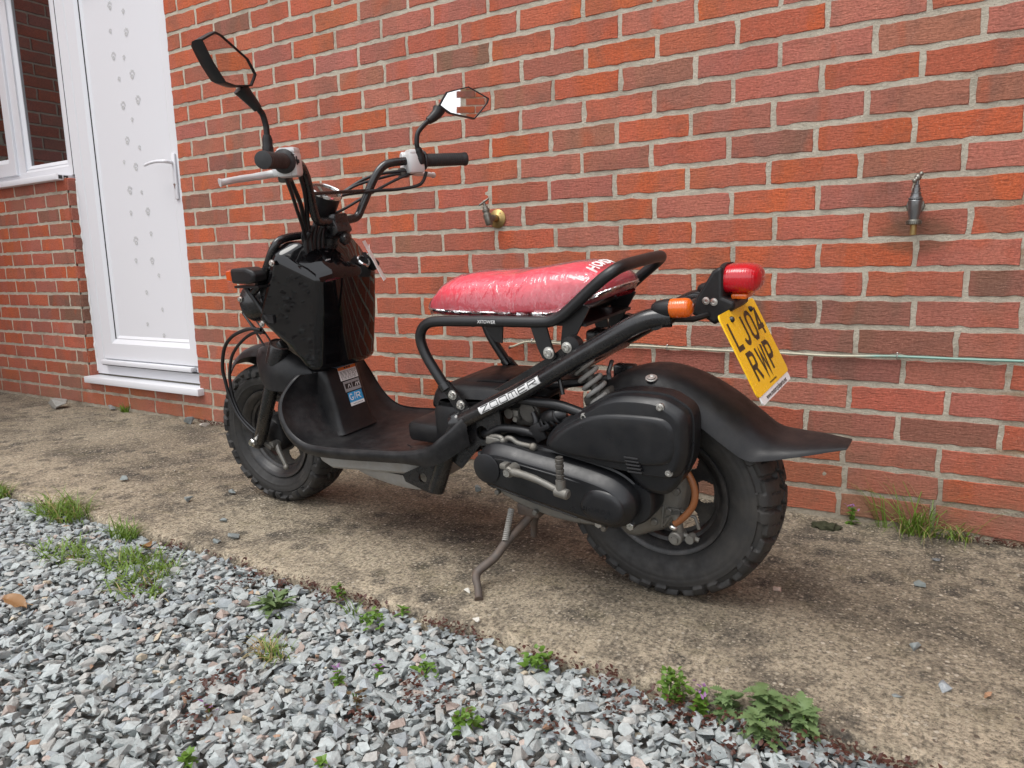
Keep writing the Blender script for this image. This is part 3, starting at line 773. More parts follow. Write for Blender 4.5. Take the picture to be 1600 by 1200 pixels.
# --- wheels
def tyre(cx, cz, R, hw, steer, seed):
    """tyre with blocky all-terrain lugs as one surface; revolves about local y"""
    nA = 440; prof = []
    P = [(-hw*.56, .1335), (-hw*.64, .1405), (-hw*.79, .151), (-hw*.93, .168), (-hw*.99, .186), (-hw*1.0, .200), (-hw*.975, .2105), (-hw*.90, .2205), (-hw*.70, .2275), (-hw*.45, .2308), (-hw*.2, .2325), (0, .233)]
    P = [(a, .1335+(b-.1335)*(R-.005-.1335)/(.233-.1335)) for a, b in P]
    half = crom(P, 4); full = half+[(-a, b) for a, b in half[-2::-1]]; m = len(full)
    s_ = np.zeros(m)
    for i in range(1, m): s_[i] = s_[i-1]+math.hypot(full[i][0]-full[i-1][0], full[i][1]-full[i-1][1])
    mid = s_[m//2]; V = np.zeros((nA, m, 3)); Npitch = 22
    def sm(x, a, b): return np.clip((x-a)/(b-a), 0, 1)
    for i, (a, r_) in enumerate(full):
        d = (s_[i]-mid); ad = abs(d); sg = 1 if d >= 0 else -1
        th = np.arange(nA)/nA; ph = (th*Npitch+(.5 if sg > 0 else 0)) % 1
        lug = np.zeros(nA)
        if ad < .0185:      # centre zig-zag blocks
            z = np.abs(((th*Npitch) % 1)*2-1); off = (z-.5)*.012
            lug = sm(np.abs(d-off), .0022, .0036)*1.0
            g = np.abs(((th*Npitch*1.0+.25+d*9) % .5)-.25)*2; lug = lug*sm(g, .04, .09)
        elif ad < .084:
            e = (ad-.0185)/.0655; skew = .22*e*sg
            p2 = (ph+skew) % 1
            gap = sm(np.abs(p2-.5), .0, .06)          # groove round .5
            gap = sm(np.abs(p2-.5), .065, .105)
            alt = (np.floor(th*Npitch+(.5 if sg > 0 else 0)+skew) % 2)
            end = np.where(alt > .5, .083, .070)
            lug = gap*sm(end-ad, 0, .003)
            inner = sm(ad, .0195, .0215); lug = lug*inner
            slit = sm(np.abs(((p2+.5) % 1)-.5), .010, .028); lug = lug*(.45+.55*np.maximum(slit, (ad > .056)*1.0))
        hgt = .0090*lug if ad < .084 else 0*lug
        if ad >= .084: hgt = hgt+.0012*(abs(ad-.106) < .0022)+.0008*(abs(ad-.094) < .0015)
        rr = r_
        nx = 0; k0 = full[max(i-1, 0)]; k1 = full[min(i+1, m-1)]
        tx, ty = k1[0]-k0[0], k1[1]-k0[1]; L = math.hypot(tx, ty); nx, ny = -ty/L, tx/L
        A = 2*math.pi*th; rad = rr+ny*(hgt-.0035*(ad < .084)); ax = a+nx*(hgt-.0035*(ad < .084))
        V[:, i, 0] = np.cos(A)*rad; V[:, i, 1] = ax; V[:, i, 2] = np.sin(A)*rad
    c, s2 = math.cos(steer), math.sin(steer)
    X = V[..., 0]*c-V[..., 1]*s2+cx; Y = V[..., 0]*s2+V[..., 1]*c; Z = V[..., 2]+cz
    vs_ = np.stack([X, Y, Z], -1).reshape(-1, 3).tolist(); fs = []
    for k in range(nA):
        k2 = (k+1) % nA
        for i in range(m-1): fs.append((k*m+i, k2*m+i, k2*m+i+1, k*m+i+1))
    mb = MB(); mb.v = [tuple(p) for p in vs_]; mb.f = fs; return mb
def disc_with_slots(mb, cx, cz, y, r1, r2, slots, th=.003, n=168, m=14, dish=0.0):
    keep = lambda a, r_: not any((((a-s0+math.pi) % (2*math.pi)-math.pi)*r_/sw)**4+((r_-sr)/sh)**4 < 1 for s0, sr, sw, sh in slots)
    for side, yy in ((1, y), (-1, y-th)):
        idx = {}; vs_ = []; fs = []
        def vi(k, j):
            k %= n
            if (k, j) not in idx:
                a = 2*math.pi*k/n; r_ = r1+(r2-r1)*j/m; idx[(k, j)] = len(vs_)
                vs_.append((cx+math.cos(a)*r_, yy+dish*(j/m)**2, cz+math.sin(a)*r_))
            return idx[(k, j)]
        for k in range(n):
            for j in range(m):
                a = 2*math.pi*(k+.5)/n; r_ = r1+(r2-r1)*(j+.5)/m
                if keep(a, r_): fs.append((vi(k, j), vi(k+1, j), vi(k+1, j+1), vi(k, j+1)))
        mb.add(vs_, fs)
    return mb
def make_wheel(cx, cz, R, hw, steer, front):
    rp = [(.121, -.046), (.139, -.050), (.1405, -.046), (.134, -.043), (.128, -.038), (.120, -.030), (.112, -.018), (.108, 0), (.112, .018), (.120, .030), (.128, .038), (.134, .043), (.1405, .046), (.139, .050), (.133, .0485), (.127, .044), (.1245, .040), (.118, .036), (.116, .030), (.109, .026), (.107, .018), (.103, 0), (.107, -.020), (.115, -.036)]
    ax = Vector((-math.sin(steer), math.cos(steer), 0))
    mb = MB(); mb.lathe(rp, (cx, 0, cz), ax, 72, closed=True)
    slots = [(math.radians(a), .081, .025, .016) for a in ((20, 92, 164, 236, 308) if front else (0, 60, 120, 180, 240, 300))]
    disc_with_slots(mb, cx, cz, .004 if not front else .014, .03, .1085, slots, dish=.004)
    if front:
        rot = Matrix.Rotation(steer, 3, 'Z'); b0 = 24*72
        for i in range(b0, len(mb.v)):
            p = Vector(mb.v[i])-Vector((cx, 0, cz)); mb.v[i] = tuple(rot @ p+Vector((cx, 0, cz)))
    w = mb.build('wheel', mt['rim'], sc_, 40)
    tyre(cx, cz, R, hw, steer, 1).build('tyre', mt['tyre'], w, 38)
    return w
rw = make_wheel(0, .235, .2365, .070, 0, False); rw['label'] = 'rear wheel with chunky block tread'
fw_ = make_wheel(1.265, .219, .2225, .063, .045, True); fw_['label'] = 'front wheel with chunky block tread'
# front hub, drum, axle nut, brake arm
mb = MB(); mb.lathe([(0, .062), (.030, .062), (.052, .054), (.056, .046), (.056, .010), (0, .010)], (1.265, 0, .219), (0, 1, 0), 32); mb.build('hub', mt['plastic'], fw_, 40)
mb = MB(); mb.tube([(1.232, .064, .200), (1.215, .072, .180), (1.190, .074, .135)], [.010, .008, .006], 8); mb.cyl((1.232, .055, .200), (1.232, .085, .200), .011, 10); mb.ball((1.188, .076, .133), .009, 8); mb.build('brake_arm', mt['alloy'], fw_, 40)
mb = MB(); mb.cyl((1.272, .072, .214), (1.272, .128, .214), .0065, 10); mb.cyl((1.272, .108, .214), (1.272, .122, .214), .0125, 6, .002); mb.build('axle_nut', mt['bolt'], fw_, 30)
mb = MB(); mb.rbox((1.243, .083, .198), (.036, .016, .014), .003, Matrix.Rotation(-.4, 3, 'Y')); mb.build('hub_stop', mt['alloy_dark'], fw_, 30)
# rear hub: cast case, brake lever, hose
mb = MB()
case = crom([(.085, .150), (.055, .138), (.015, .155), (-.020, .172), (-.048, .200), (-.060, .240), (-.064, .285), (-.045, .330), (.02, .34), (.08, .30), (.10, .22)], 4, True)
pillow(mb, case, [(.045, .0), (.072, .0), (.080, .006), (.083, .016)])
for a, b in ((-.028, .215), (.005, .185), (-.045, .262)): mb.cyl((a, .08, b), (a, .089, b), .008, 10, .002)
for a in (.0, .5, 1.0, 1.5): mb.rbox((-.02-.03*math.cos(a+.3), .083, .23-.03*math.sin(a+.3)), (.05, .006, .006), .002, Matrix.Rotation(a, 3, 'Y'))
mb.build('hub_casting', mt['alloy'], rw, 40)
mb = MB(); mb.tube(crom([(-.053, .100, .176), (-.055, .104, .200), (-.050, .106, .225)], 4), [.013, .011, .010, .0095, .009, .009, .0095, .010, .011], 10); mb.cyl((-.053, .085, .174), (-.053, .122, .174), .014, 14, .002); mb.cyl((-.053, .12, .174), (-.053, .128, .174), .008, 6)
mb.tube([(-.060, .100, .178), (-.095, .098, .170)], .005, 8); mb.cyl((-.080, .092, .173), (-.080, .112, .173), .009, 10); mb.tube([(-.052, .096, .225), (-.085, .09, .215), (-.092, .088, .19)], .004, 8)
mb.build('brake_arm', mt['alloy'], rw, 40)
mb = MB(); mb.tube(crom([(-.055, .10, .335), (-.078, .104, .310), (-.0905, .106, .280), (-.088, .108, .250), (-.070, .110, .222), (-.050, .110, .203)], 6), .0072, 10); mb.build('amber_hose', mt['orangehose'], rw, 60)
mb = MB(); mb.cyl((-.049, .110, .200), (-.046, .110, .192), .0105, 10, .002); mb.build('hose_clip', mt['bolt'], rw, 40)

# --- fork, front mudguard
def leg(sg):
    t_ = .092*sg
    mb = MB(); mb.tube([(1.278, t_, .200), (1.272, t_, .212), (1.205, t_, .335), (1.150, t_, .437), (1.120, t_, .492)], [.012, .019, .0205, .0215, .0215], 16)
    mb.rbox((1.278, t_, .206), (.036, .032, .034), .008); mb.build('fork_leg', mt['frame'], sc_, 40)
    mb = MB(); ax = Vector((-.47, 0, .88)); mb.lathe([(0, -.012), (.031, -.012), (.031, .046), (.029, .049), (.026, .049), (.025, .046), (0, .046)], (1.130, t_, .476), ax, 24); mb.build('fork_cap', mt['frame'], sc_, 40)
both(leg)
mb = MB(); mb.rbox((1.118, 0, .505), (.05, .20, .035), .008, Matrix.Rotation(.49, 3, 'Y')); mb.cyl((1.12, 0, .49), (.925, 0, .845), .024, 16); mb.build('steering_stem', mt['frame'], sc_, 40)
G = []
for i in range(25):
    u = i/24; a = math.radians(50+u*98); R_ = .268+.016*math.exp(-((u-.5)/.3)**2)
    hw = .052+.024*min(1, u/.25)-.01*max(0, (u-.8)/.2)
    row = []
    for j in range(13):
        v = j/6-1; t_ = hw*math.copysign(abs(v)**.85, v); drop = .030*abs(v)**3.2
        row.append((1.265+math.cos(a)*(R_-drop), t_, .219+math.sin(a)*(R_-drop)))
    G.append(row)
fend = MB().sheet(G, .003).build('front_mudguard', mt['plastic'], sc_, 50)
def skirt(sg):
    G = []
    for i in range(13):
        u = i/12; s_ = 1.245-.225*u; row = []
        top = .492+.018*math.sin(math.pi*min(1, u*1.15))-.07*max(0, u-.55)**1.2*2
        bot = .452-.055*min(1, u*2.6)-.010*u
        for j in range(7):
            v = j/6; bul = math.sin(math.pi*min(1, u*1.05))**.7
            t_ = .066+(.054*bul)*min(1, v*2.4); row.append((s_, sg*t_, top+(bot-top)*(max(0, v-.15)/.85)**.9-.004*v))
        G.append(row if sg > 0 else row)
    MB().sheet(G, .003*(-sg)).build('mudguard_skirt', mt['plastic'], fend, 50)
both(skirt)
# --- headlamps, guard hoop, front indicators
def lamp(sg):
    mb = MB(); ax = Vector((.93, 0, -.10)); mb.lathe([(0, -.065), (.026, -.062), (.042, -.047), (.052, -.022), (.055, 0), (.055, .012), (.050, .014)], (1.195, sg*.075, .634), ax, 28)
    h = mb.build('headlamp', mt['frame'], sc_, 50)
    mb = MB(); mb.lathe([(.052, .013), (.040, .019), (.02, .023), (0, .024)], (1.195, sg*.075, .634), ax, 28); mb.build('headlamp_glass', mt['mirror'], h, 60)
    mb = MB(); mb.bolt((1.200, sg*.130, .650), (0, sg, 0), .006); mb.build('screw', mt['bolt'], h, 40)
    ip = [(1.150, .70), (1.150, .739), (1.085, .741), (1.058, .733), (1.050, .722), (1.056, .704), (1.085, .698)]
    mb = MB(); pillow(mb, ip, [(.138*sg, .006), (.142*sg, .0), (.182*sg, .0), (.187*sg, .006)]); ind = mb.build('front_indicator', mt['plastic'], sc_, 35, .003)
    mb = MB(); pillow(mb, [(1.151, .703), (1.151, .736), (1.172, .734), (1.176, .728), (1.176, .712), (1.172, .706)], [(.141*sg, .002), (.145*sg, .0), (.178*sg, .0), (.182*sg, .003)]); mb.build('indicator_lens', mt['orange_lens'], ind, 35)
    mb = MB(); mb.box((1.105, sg*.15, .690), (.10, .05, .006)); mb.tube([(1.14, sg*.15, .688), (1.115, sg*.145, .65), (1.075, sg*.142, .595)], .007, 8); mb.box((1.075, sg*.142, .60), (.05, .012, .022)); mb.build('indicator_bracket', mt['plastic'], sc_, 30)
    mb = MB(); pillow(mb, crom([(1.06, .742), (1.11, .70), (1.105, .64), (1.07, .60), (1.04, .62), (1.04, .72)], 3, True), [(.10*sg, .004), (.105*sg, 0), (.128*sg, 0), (.132*sg, .004)]); mb.build('side_bracket', mt['frame'], sc_, 40)
both(lamp)
hoop = [(1.130, .142, .668), (1.098, .142, .688), (1.056, .140, .735), (1.022, .135, .785), (1.012, .105, .808), (1.012, 0, .812), (1.012, -.105, .808), (1.022, -.135, .785), (1.056, -.140, .735), (1.098, -.142, .688), (1.130, -.142, .668)]
mb = MB(); mb.tube(crom(hoop, 6), .0105, 12); mb.tube([(1.05, .139, .742), (1.0, .12, .70)], .008, 8); mb.tube([(1.05, -.139, .742), (1.0, -.12, .70)], .008, 8); mb.build('headlamp_guard', mt['frame'], sc_, 60)
mb = MB(); mb.tube(crom([(1.235, .055, .535), (1.262, .06, .565), (1.290, .064, .596), (1.288, .058, .604), (1.275, .052, .599), (1.235, .045, .545), (1.195, .04, .485)], 5), .003, 6)
mb.tube(crom([(1.290, .064, .596), (1.24, .066, .540), (1.205, .066, .49)], 4), .003, 6); mb.build('cable_guide', mt['cable'], sc_, 60)

# --- gloss tank cover
VT = {}
def tv(name, s_, t_, h_): VT[name] = (s_, t_, h_)
mb = MB()
half = dict(A=(1.006, .156, .768), B=(1.116, .150, .597), Cc=(1.055, .148, .556), D=(1.006, .140, .528), E=(.994, .132, .492), F_=(.972, .116, .446), G_=(.942, .106, .456), H_=(.899, .109, .704), I=(.965, .098, .800), J=(.930, .074, .742), K=(1.05, .10, .800), L_=(.878, .050, .712), M_=(.926, .050, .452), N_=(.915, .050, .748), O_=(.988, .05, .437), Q=(1.11, .10, .60), X1=(.918, .110, .585), X2=(.898, .052, .585))
names = list(half); vs_ = []; ix = {}
for sg in (1, -1):
    for k in names:
        ix[(k, sg)] = len(vs_); p = half[k]; vs_.append((p[0], p[1]*sg, p[2]))
mid = dict(L0=(.876, 0, .712), M0=(.924, 0, .452), N0=(.912, 0, .752), I0=(.965, 0, .790), K0=(1.05, 0, .800), Q0=(1.11, 0, .60), O0=(.985, 0, .437), X0=(.896, 0, .585))
for k, p in mid.items(): ix[(k, 0)] = len(vs_); vs_.append(p)
fs = []
for sg in (1, -1):
    g = lambda *a: fs.append(tuple(ix[(k, 0)] if (k, 0) in ix else ix[(k, sg)] for k in a))
    g('A', 'B', 'Cc', 'D', 'E', 'F_', 'G_', 'X1', 'H_'); g('A', 'H_', 'J', 'I'); g('H_', 'L_', 'N_', 'J'); g('L_', 'L0', 'N0', 'N_'); g('J', 'N_', 'N0', 'I0', 'I'); g('I', 'I0', 'K0', 'K')
    g('A', 'I', 'K'); g('A', 'K', 'Q', 'B'); g('K', 'K0', 'Q0', 'Q'); g('G_', 'M_', 'X2', 'X1'); g('X1', 'X2', 'L_', 'H_'); g('M_', 'M0', 'X0', 'X2'); g('X2', 'X0', 'L0', 'L_'); g('G_', 'F_', 'O_', 'M_'); g('M_', 'O_', 'O0', 'M0')
    g('F_', 'E', 'D', 'Cc', 'B', 'Q', 'O_'); g('Q', 'Q0', 'O0', 'O_')
mb.add(vs_, fs); tank = mb.build('tank_cover', mt['gloss'], sc_, 30, .016, 5)
for p in ((1.005, .160, .750), (1.091, .154, .588)):
    mb = MB(); mb.bolt(p, (0, 1, 0), .0065, .005); mb.build('screw', mt['bolt'], tank, 40)
mb = MB(); mb.lathe([(.020, -.01), (.020, .006), (.017, .009), (.014, .007), (.014, .002), (0, .002)], (.902, -.062, .728), (-.72, 0, .69), 24); ign = mb.build('ignition_switch', mt['chrome'], tank, 40)
mb = MB(); mb.lathe([(.0135, .0), (.0135, .004), (0, .004)], (.902, -.062, .728), (-.72, 0, .69), 20); mb.rbox((.888, -.062, .745), (.005, .016, .022), .002, Matrix.Rotation(.75, 3, 'Y')); mb.build('key', mt['plastic'], ign, 40)
mb = MB(); mb.lathe([(.017, -.01), (.017, .007), (.014, .009), (0, .009)], (.900, -.098, .720), (-.72, 0, .69), 20); mb.build('knob', mt['plastic'], tank, 40)
mb = MB(); mb.rbox((.918, .045, .742), (.004, .028, .014), .001, Matrix.Rotation(-.9, 3, 'Y')); mb.build('small_sticker', mt['decal_grey'], tank, 30)

# --- legshield and floorboard
path = crom([(.425, .385), (.47, .340), (.52, .305), (.60, .286), (.70, .276), (.80, .267), (.90, .262), (.955, .268), (1.000, .292), (1.030, .330), (1.043, .370), (1.040, .405), (1.026, .438)], 4)
G = []; np_ = len(path)
for i, (s_, h_) in enumerate(path):
    u = i/(np_-1)
    w = .190 if u < .62 else .190-.075*((u-.62)/.38)**2.6
    if u < .10: w = .150+.40*u
    row = []
    for j in range(21):
        v = j/10-1; av = abs(v); t_ = w*v
        rim = .010*max(0, (av-.86)/.14)**1.5
        tx, tz = (0, 1) if u < .55 else (-math.sin((u-.55)/.45*1.45), math.cos((u-.55)/.45*1.45))
        dz = -.006*max(0, 1-(av/.75)**4)*(1 if u < .6 else 0)
        bow = -.040*(1-av**2)*min(1, max(0, (u-.50)/.25))
        row.append((s_+tx*(rim+dz)+bow, t_, h_+tz*(rim+dz)))
    G.append(row)
floor_ = MB().sheet(G, -.004).build('floorboard', mt['plastic_worn'], sc_, 50)
def lip(sg):   # deep outer edge of the floorboard
    G = []
    for i, (s_, h_) in enumerate(path):
        u = i/(np_-1); e = G and 0
        p = globals()['_edge'](i, sg); d = .026 if u < .6 else .026-.006*(u-.6)/.4
        if u < .25: d = .072-.18*u
        a = (u-.55)/.45*1.35 if u > .55 else 0
        nx, nz = math.sin(a), -math.cos(a)
        G.append([(p[0]-nx*.001, p[1]-sg*.001, p[2]-nz*.001), (p[0]+nx*.0015, p[1]+sg*.0025, p[2]+nz*.0015), (p[0]+nx*.006, p[1]+sg*.0042, p[2]+nz*.006), (p[0]+nx*d*.5, p[1]+sg*.0035, p[2]+nz*d*.5), (p[0]+nx*d, p[1]-sg*.003, p[2]+nz*d)])
    MB().sheet(G, .003*sg).build('floorboard_edge', mt['plastic_worn'], floor_, 60)
Gf = G
globals()['_edge'] = lambda i, sg: Gf[i][20 if sg > 0 else 0]
both(lip)
# rubber ribs pressed into the floor
for sg in (1, -1):
    for q in range(5):
        mb = MB(); x0 = .62+q*.062
        mb.tube(crom([(x0, sg*.155, .281-.16*(x0-.62)+.0), (x0+.02, sg*.11, .2765-.16*(x0-.62)), (x0+.05, sg*.09, .2735-.16*(x0-.62))], 4), .0022, 6); mb.build('floor_rib', mt['plastic_worn'], floor_, 60)
# central column of the legshield, with its stickers
col = []
for h_, s0, w, dpt in ((.262, .926, .074, .12), (.275, .935, .068, .115), (.33, .948, .066, .10), (.40, .965, .066, .09), (.438, .974, .066, .08), (.452, .980, .060, .07)):
    ring = []
    for a, b in ((0, -w+.014), (0, 0), (0, w-.014), (.004, w-.005), (.014, w), (dpt, w), (dpt, -w), (.014, -w), (.004, -w+.005)): ring.append((s0+a, b, h_))
    col.append(ring)
mb = MB(); mb.rings(col); column = mb.build('legshield_column', mt['plastic'], sc_, 40)
def colf(y, z, e):   # y left, z up -> point on the column's rear face
    hs = [.262, .275, .33, .40, .438, .452]; ss = [.926, .935, .948, .965, .974, .980]
    return (float(np.interp(z, hs, ss))-e, y, z)
def sticker(name, m, y0, y1, z0, z1, e=.0012):
    mb = MB(); n_ = 5
    mb.grid([[colf(y0+(y1-y0)*j/2, z0+(z1-z0)*i/n_, e) for j in range(3)] for i in range(n_+1)]); return mb.build(name, m, column, 0)
sticker('warning_sticker', mt['decal_white'], .018, -.050, .402, .441); sticker('sticker_band', mt['decal_orange'], .018, -.050, .431, .4415, .0020)
mb = MB(); q = random.Random(3)
for i in range(7):
    z = .405+i*.0035; y = .014
    while y > -.046:
        L = q.uniform(.004, .014); mb.add([colf(y, z, .002), colf(max(-.047, y-L), z, .002), colf(max(-.047, y-L), z+.0012, .002), colf(y, z+.0012, .002)], [(0, 1, 2, 3)]); y -= L+.003
for y in (-.005, -.014, -.023): mb.add([colf(y, .434, .0026), colf(y-.006, .434, .0026), colf(y-.006, .4385, .0026), colf(y, .4385, .0026)], [(0, 1, 2, 3)])
mb.build('sticker_print', mt['decal_black'], column, 0)
sticker('pictogram_sticker', mt['decal_grey'], .013, -.049, .369, .3985); sticker('sticker_field', mt['decal_black'], .009, -.015, .378, .392, .002); sticker('sticker_field', mt['decal_black'], -.019, -.045, .378, .392, .002)
mb = MB()
for y in (.0, -.028, -.036): mb.strip([(y, .380), (y-.003, .386), (y-.006, .389), (y-.010, .380)], .0016, lambda a, b, e: colf(a, b, .0028), 0)
mb.build('sticker_print', mt['decal_white'], column, 0)
sticker('blue_sticker', mt['decal_blue'], .008, -.046, .338, .366); sticker('white_sticker', mt['decal_white'], .008, -.046, .328, .338)
cf2 = lambda a, b, e: colf(a, b, .002+e)
mb = MB()
mb.strip([(-.006, .358), (-.004, .3605), (.000, .361), (.004, .357), (.004, .350), (.0, .345), (-.006, .345), (-.008, .351), (-.003, .351)], .0026, cf2, .0)
mb.strip([(-.013, .345), (-.018, .364)], .002, cf2, .0002); mb.strip([(-.022, .345), (-.022, .360), (-.034, .360), (-.036, .356), (-.033, .352), (-.024, .352)], .0026, cf2, .0001); mb.strip([(-.028, .352), (-.037, .344)], .0026, cf2, .0003)
mb.build('sticker_print', mt['decal_white'], column, 0)
mb = MB()
for k in range(7): mb.strip([(-.002-k*.0055, .333), (-.0055-k*.0055, .333)], .0025, lambda a, b, e: colf(a, b, .0022), 0)
mb.build('sticker_print', mt['decal_grey'], column, 0)

# --- grey box under the floor
mb = MB(); pillow(mb, [(.985, .232), (.970, .198), (.930, .183), (.66, .206), (.60, .207), (.56, .256), (.56, .270), (.985, .240)], [(-.12, .008), (-.112, 0), (.118, 0), (.126, .008)]); ub = mb.build('underfloor_box', mt['box'], sc_, 35, .004)
mb = MB(); pillow(mb, crom([(.90, .20), (.86, .170), (.76, .152), (.67, .150), (.625, .162), (.61, .200)], 3)+[(.61, .21), (.90, .212)], [(-.09, .02), (-.07, 0), (.085, 0), (.10, .02)]); mb.build('underfloor_tray', mt['box'], ub, 40)
mb = MB(); mb.box((.64, .1275, .247), (.035, .002, .016)); mb.build('paper_label', mt['decal_grey'], ub, 0)
mb = MB(); mb.rbox((.775, 0, .245), (.43, .30, .012), .003, Matrix.Rotation(.055, 3, 'Y')); mb.build('box_flange', mt['alloy_dark'], ub, 30)

# --- frame
def rails(sg):
    t_ = .142*sg
    mp_ = [(.452, t_, .376), (.279, t_, .462), (.152, t_, .534), (.057, t_*.985, .588), (.010, t_*.96, .614), (-.020, t_*.92, .625), (-.055, t_*.86, .628)]
    mb = MB(); mb.tube(crom(mp_, 6), .0195, 20, cap=False)
    rail = mb.build('frame_rail', mt['frame'], sc_, 60)
    mb = MB(); ax = Vector((.895, 0, -.445)); mb.lathe([(.0195, -.012), (.0245, -.006), (.0250, .014), (.0225, .016), (.0205, .010), (.0200, -.004), (0, -.004)], (.452, t_, .376), ax, 24); mb.build('rail_end', mt['frame'], rail, 40)
    mb = MB(); mb.cyl((.448, t_, .378), (.459, t_, .373), .0085, 6, .001); mb.build('bolt', mt['bolt'], rail, 30)
    mb = MB(); mb.tube([(.470, t_, .350), (.502, t_, .285), (.545, t_, .192)], .0205, 18); mb.build('down_tube', mt['frame'], sc_, 60)
    # slotted gusset plates
    def plate(poly, hole, th, t0):
        ho = [(hole[0]+hole[2]*math.cos(2*math.pi*i/20), hole[1]+hole[2]*math.sin(2*math.pi*i/20)) for i in range(20)]
        # resample outer polygon by angle about the hole centre so the plate has a true opening
        out = []
        for i in range(20):
            a = 2*math.pi*i/20; d = Vector((math.cos(a), math.sin(a))); best = None
            for k in range(len(poly)):
                p = Vector(poly[k])-Vector(hole[:2]); e = Vector(poly[(k+1) % len(poly)])-Vector(poly[k])
                den = d.x*e.y-d.y*e.x
                if abs(den) < 1e-9: continue
                u = (p.x*e.y-p.y*e.x)/den; v = (p.x*d.y-p.y*d.x)/den
                if u > 0 and -1e-6 <= v <= 1+1e-6 and (best is None or u > best): best = u
            out.append((hole[0]+d.x*best, hole[1]+d.y*best))
        mb = MB(); q = len(ho)
        R = [[(p[0], t0, p[1]) for p in ho], [(p[0], t0, p[1]) for p in out], [(p[0], t0+th, p[1]) for p in out], [(p[0], t0+th, p[1]) for p in ho], [(p[0], t0, p[1]) for p in ho]]
        mb.rings(R, False, False); return mb
    plate([(.440, .372), (.385, .425), (.345, .420), (.340, .36), (.372, .325), (.425, .318), (.462, .255), (.505, .255), (.478, .36)], (.395, .352, .017), .006*sg, t_-.012*sg).build('gusset', mt['frame'], rail, 30)
    plate([(.505, .288), (.655, .214), (.648, .200), (.560, .178), (.530, .185)], (.583, .217, .013), .006*sg, t_-.003*sg).build('gusset', mt['frame'], rail, 30)
    # upper strap bracket along the rail (flat web on the rail's inside)
    mb = MB(); pillow(mb, [(.36, .455), (.20, .545), (.185, .555), (.165, .545), (.21, .50), (.30, .445)], [(t_-.024*sg, .001), (t_-.022*sg, 0), (t_-.017*sg, 0), (t_-.015*sg, .001)]); mb.build('rail_web', mt['frame'], rail, 30)
    return rail
railL = rails(1); rails(-1)
for s_, h_ in ((.50, .30), (.16, .52), (-.03, .618)): MB().cyl((s_, -.14, h_), (s_, .14, h_), .014, 12).build('cross_tube', mt['frame'], sc_, 60)
# lettering on the left rail
ra = Vector((.279, .142, .462)); rb = Vector((.152, .142, .534)); rd = (ra-rb)
def railp(x, y, e):     # x along rail towards the rear, y up, e height
    P0 = Vector((.3805, .142, .4115)); P1 = Vector((.2175, .142, .4955)); d = (P1-P0).normalized(); up = Vector((-d.z, 0, d.x)); up = up if up.z > 0 else -up
    a = y/.0195; s_ = P0+d*x; r_ = .0197+e
    # follow the bend of the rail between its knots
    cx = np.interp(s_.x, [.152, .279, .452], [.534, .462, .376]); s_.z = float(cx)+.0010
    n_ = Vector((0, 1, 0))*math.cos(a)+up*math.sin(a); return s_+n_*r_
Lz = .183
mb = MB(); mb.grid([[railp(Lz*i/24, -.0088+.0176*j/6, .0006) for j in range(7)] for i in range(25)]); dec = mb.build('rail_decal', mt['decal_white'], railL, 60)
def zg(c, x):    # wide technical lettering
    w, h = .0225, .0118; X = lambda a: x+a*w; Y = lambda b: -.0059+b*h
    S = {'Z': [[(0, 1), (1, 1), (0, 0), (1, 0)]], 'O': [[(.08, 0), (0, .15), (.05, 1), (.92, 1), (1, .85), (.95, 0), (.08, 0)]], 'M': [[(0, 0), (.05, 1), (.95, 1), (1, 0)], [(.5, 1), (.5, 0)]],
         'E': [[(1, 1), (.03, 1), (0, 0), (1, 0)], [(.05, .5), (.9, .5)]], 'R': [[(0, 0), (.04, 1), (.95, 1), (1, .6), (.1, .45)], [(.5, .45), (1, 0)]]}[c]
    return [[(X(a), Y(b)) for a, b in st] for st in S]
mb = MB()
for i, c in enumerate('ZOOMER'):
    for j, st in enumerate(zg(c, .0085+i*.0285)):
        den = []
        for k in range(len(st)-1):
            for u in (0, .34, .67): den.append((st[k][0]*(1-u)+st[k+1][0]*u, st[k][1]*(1-u)+st[k+1][1]*u))
        den.append(st[-1]); mb.strip(den, .0018, lambda a, b, e: railp(a, b, e), .0011+.0002*j)
for yy in (-.0082, .0082): mb.strip([(Lz*i/12, yy) for i in range(13)], .0008, lambda a, b, e: railp(a, b, e), .0012)
for xx in (.0006, Lz-.0006): mb.strip([(xx, -.0084+.0168*i/4) for i in range(5)], .0010, lambda a, b, e: railp(a, b, e), .0014)
mb.build('lettering', mt['decal_black'], dec, 0)

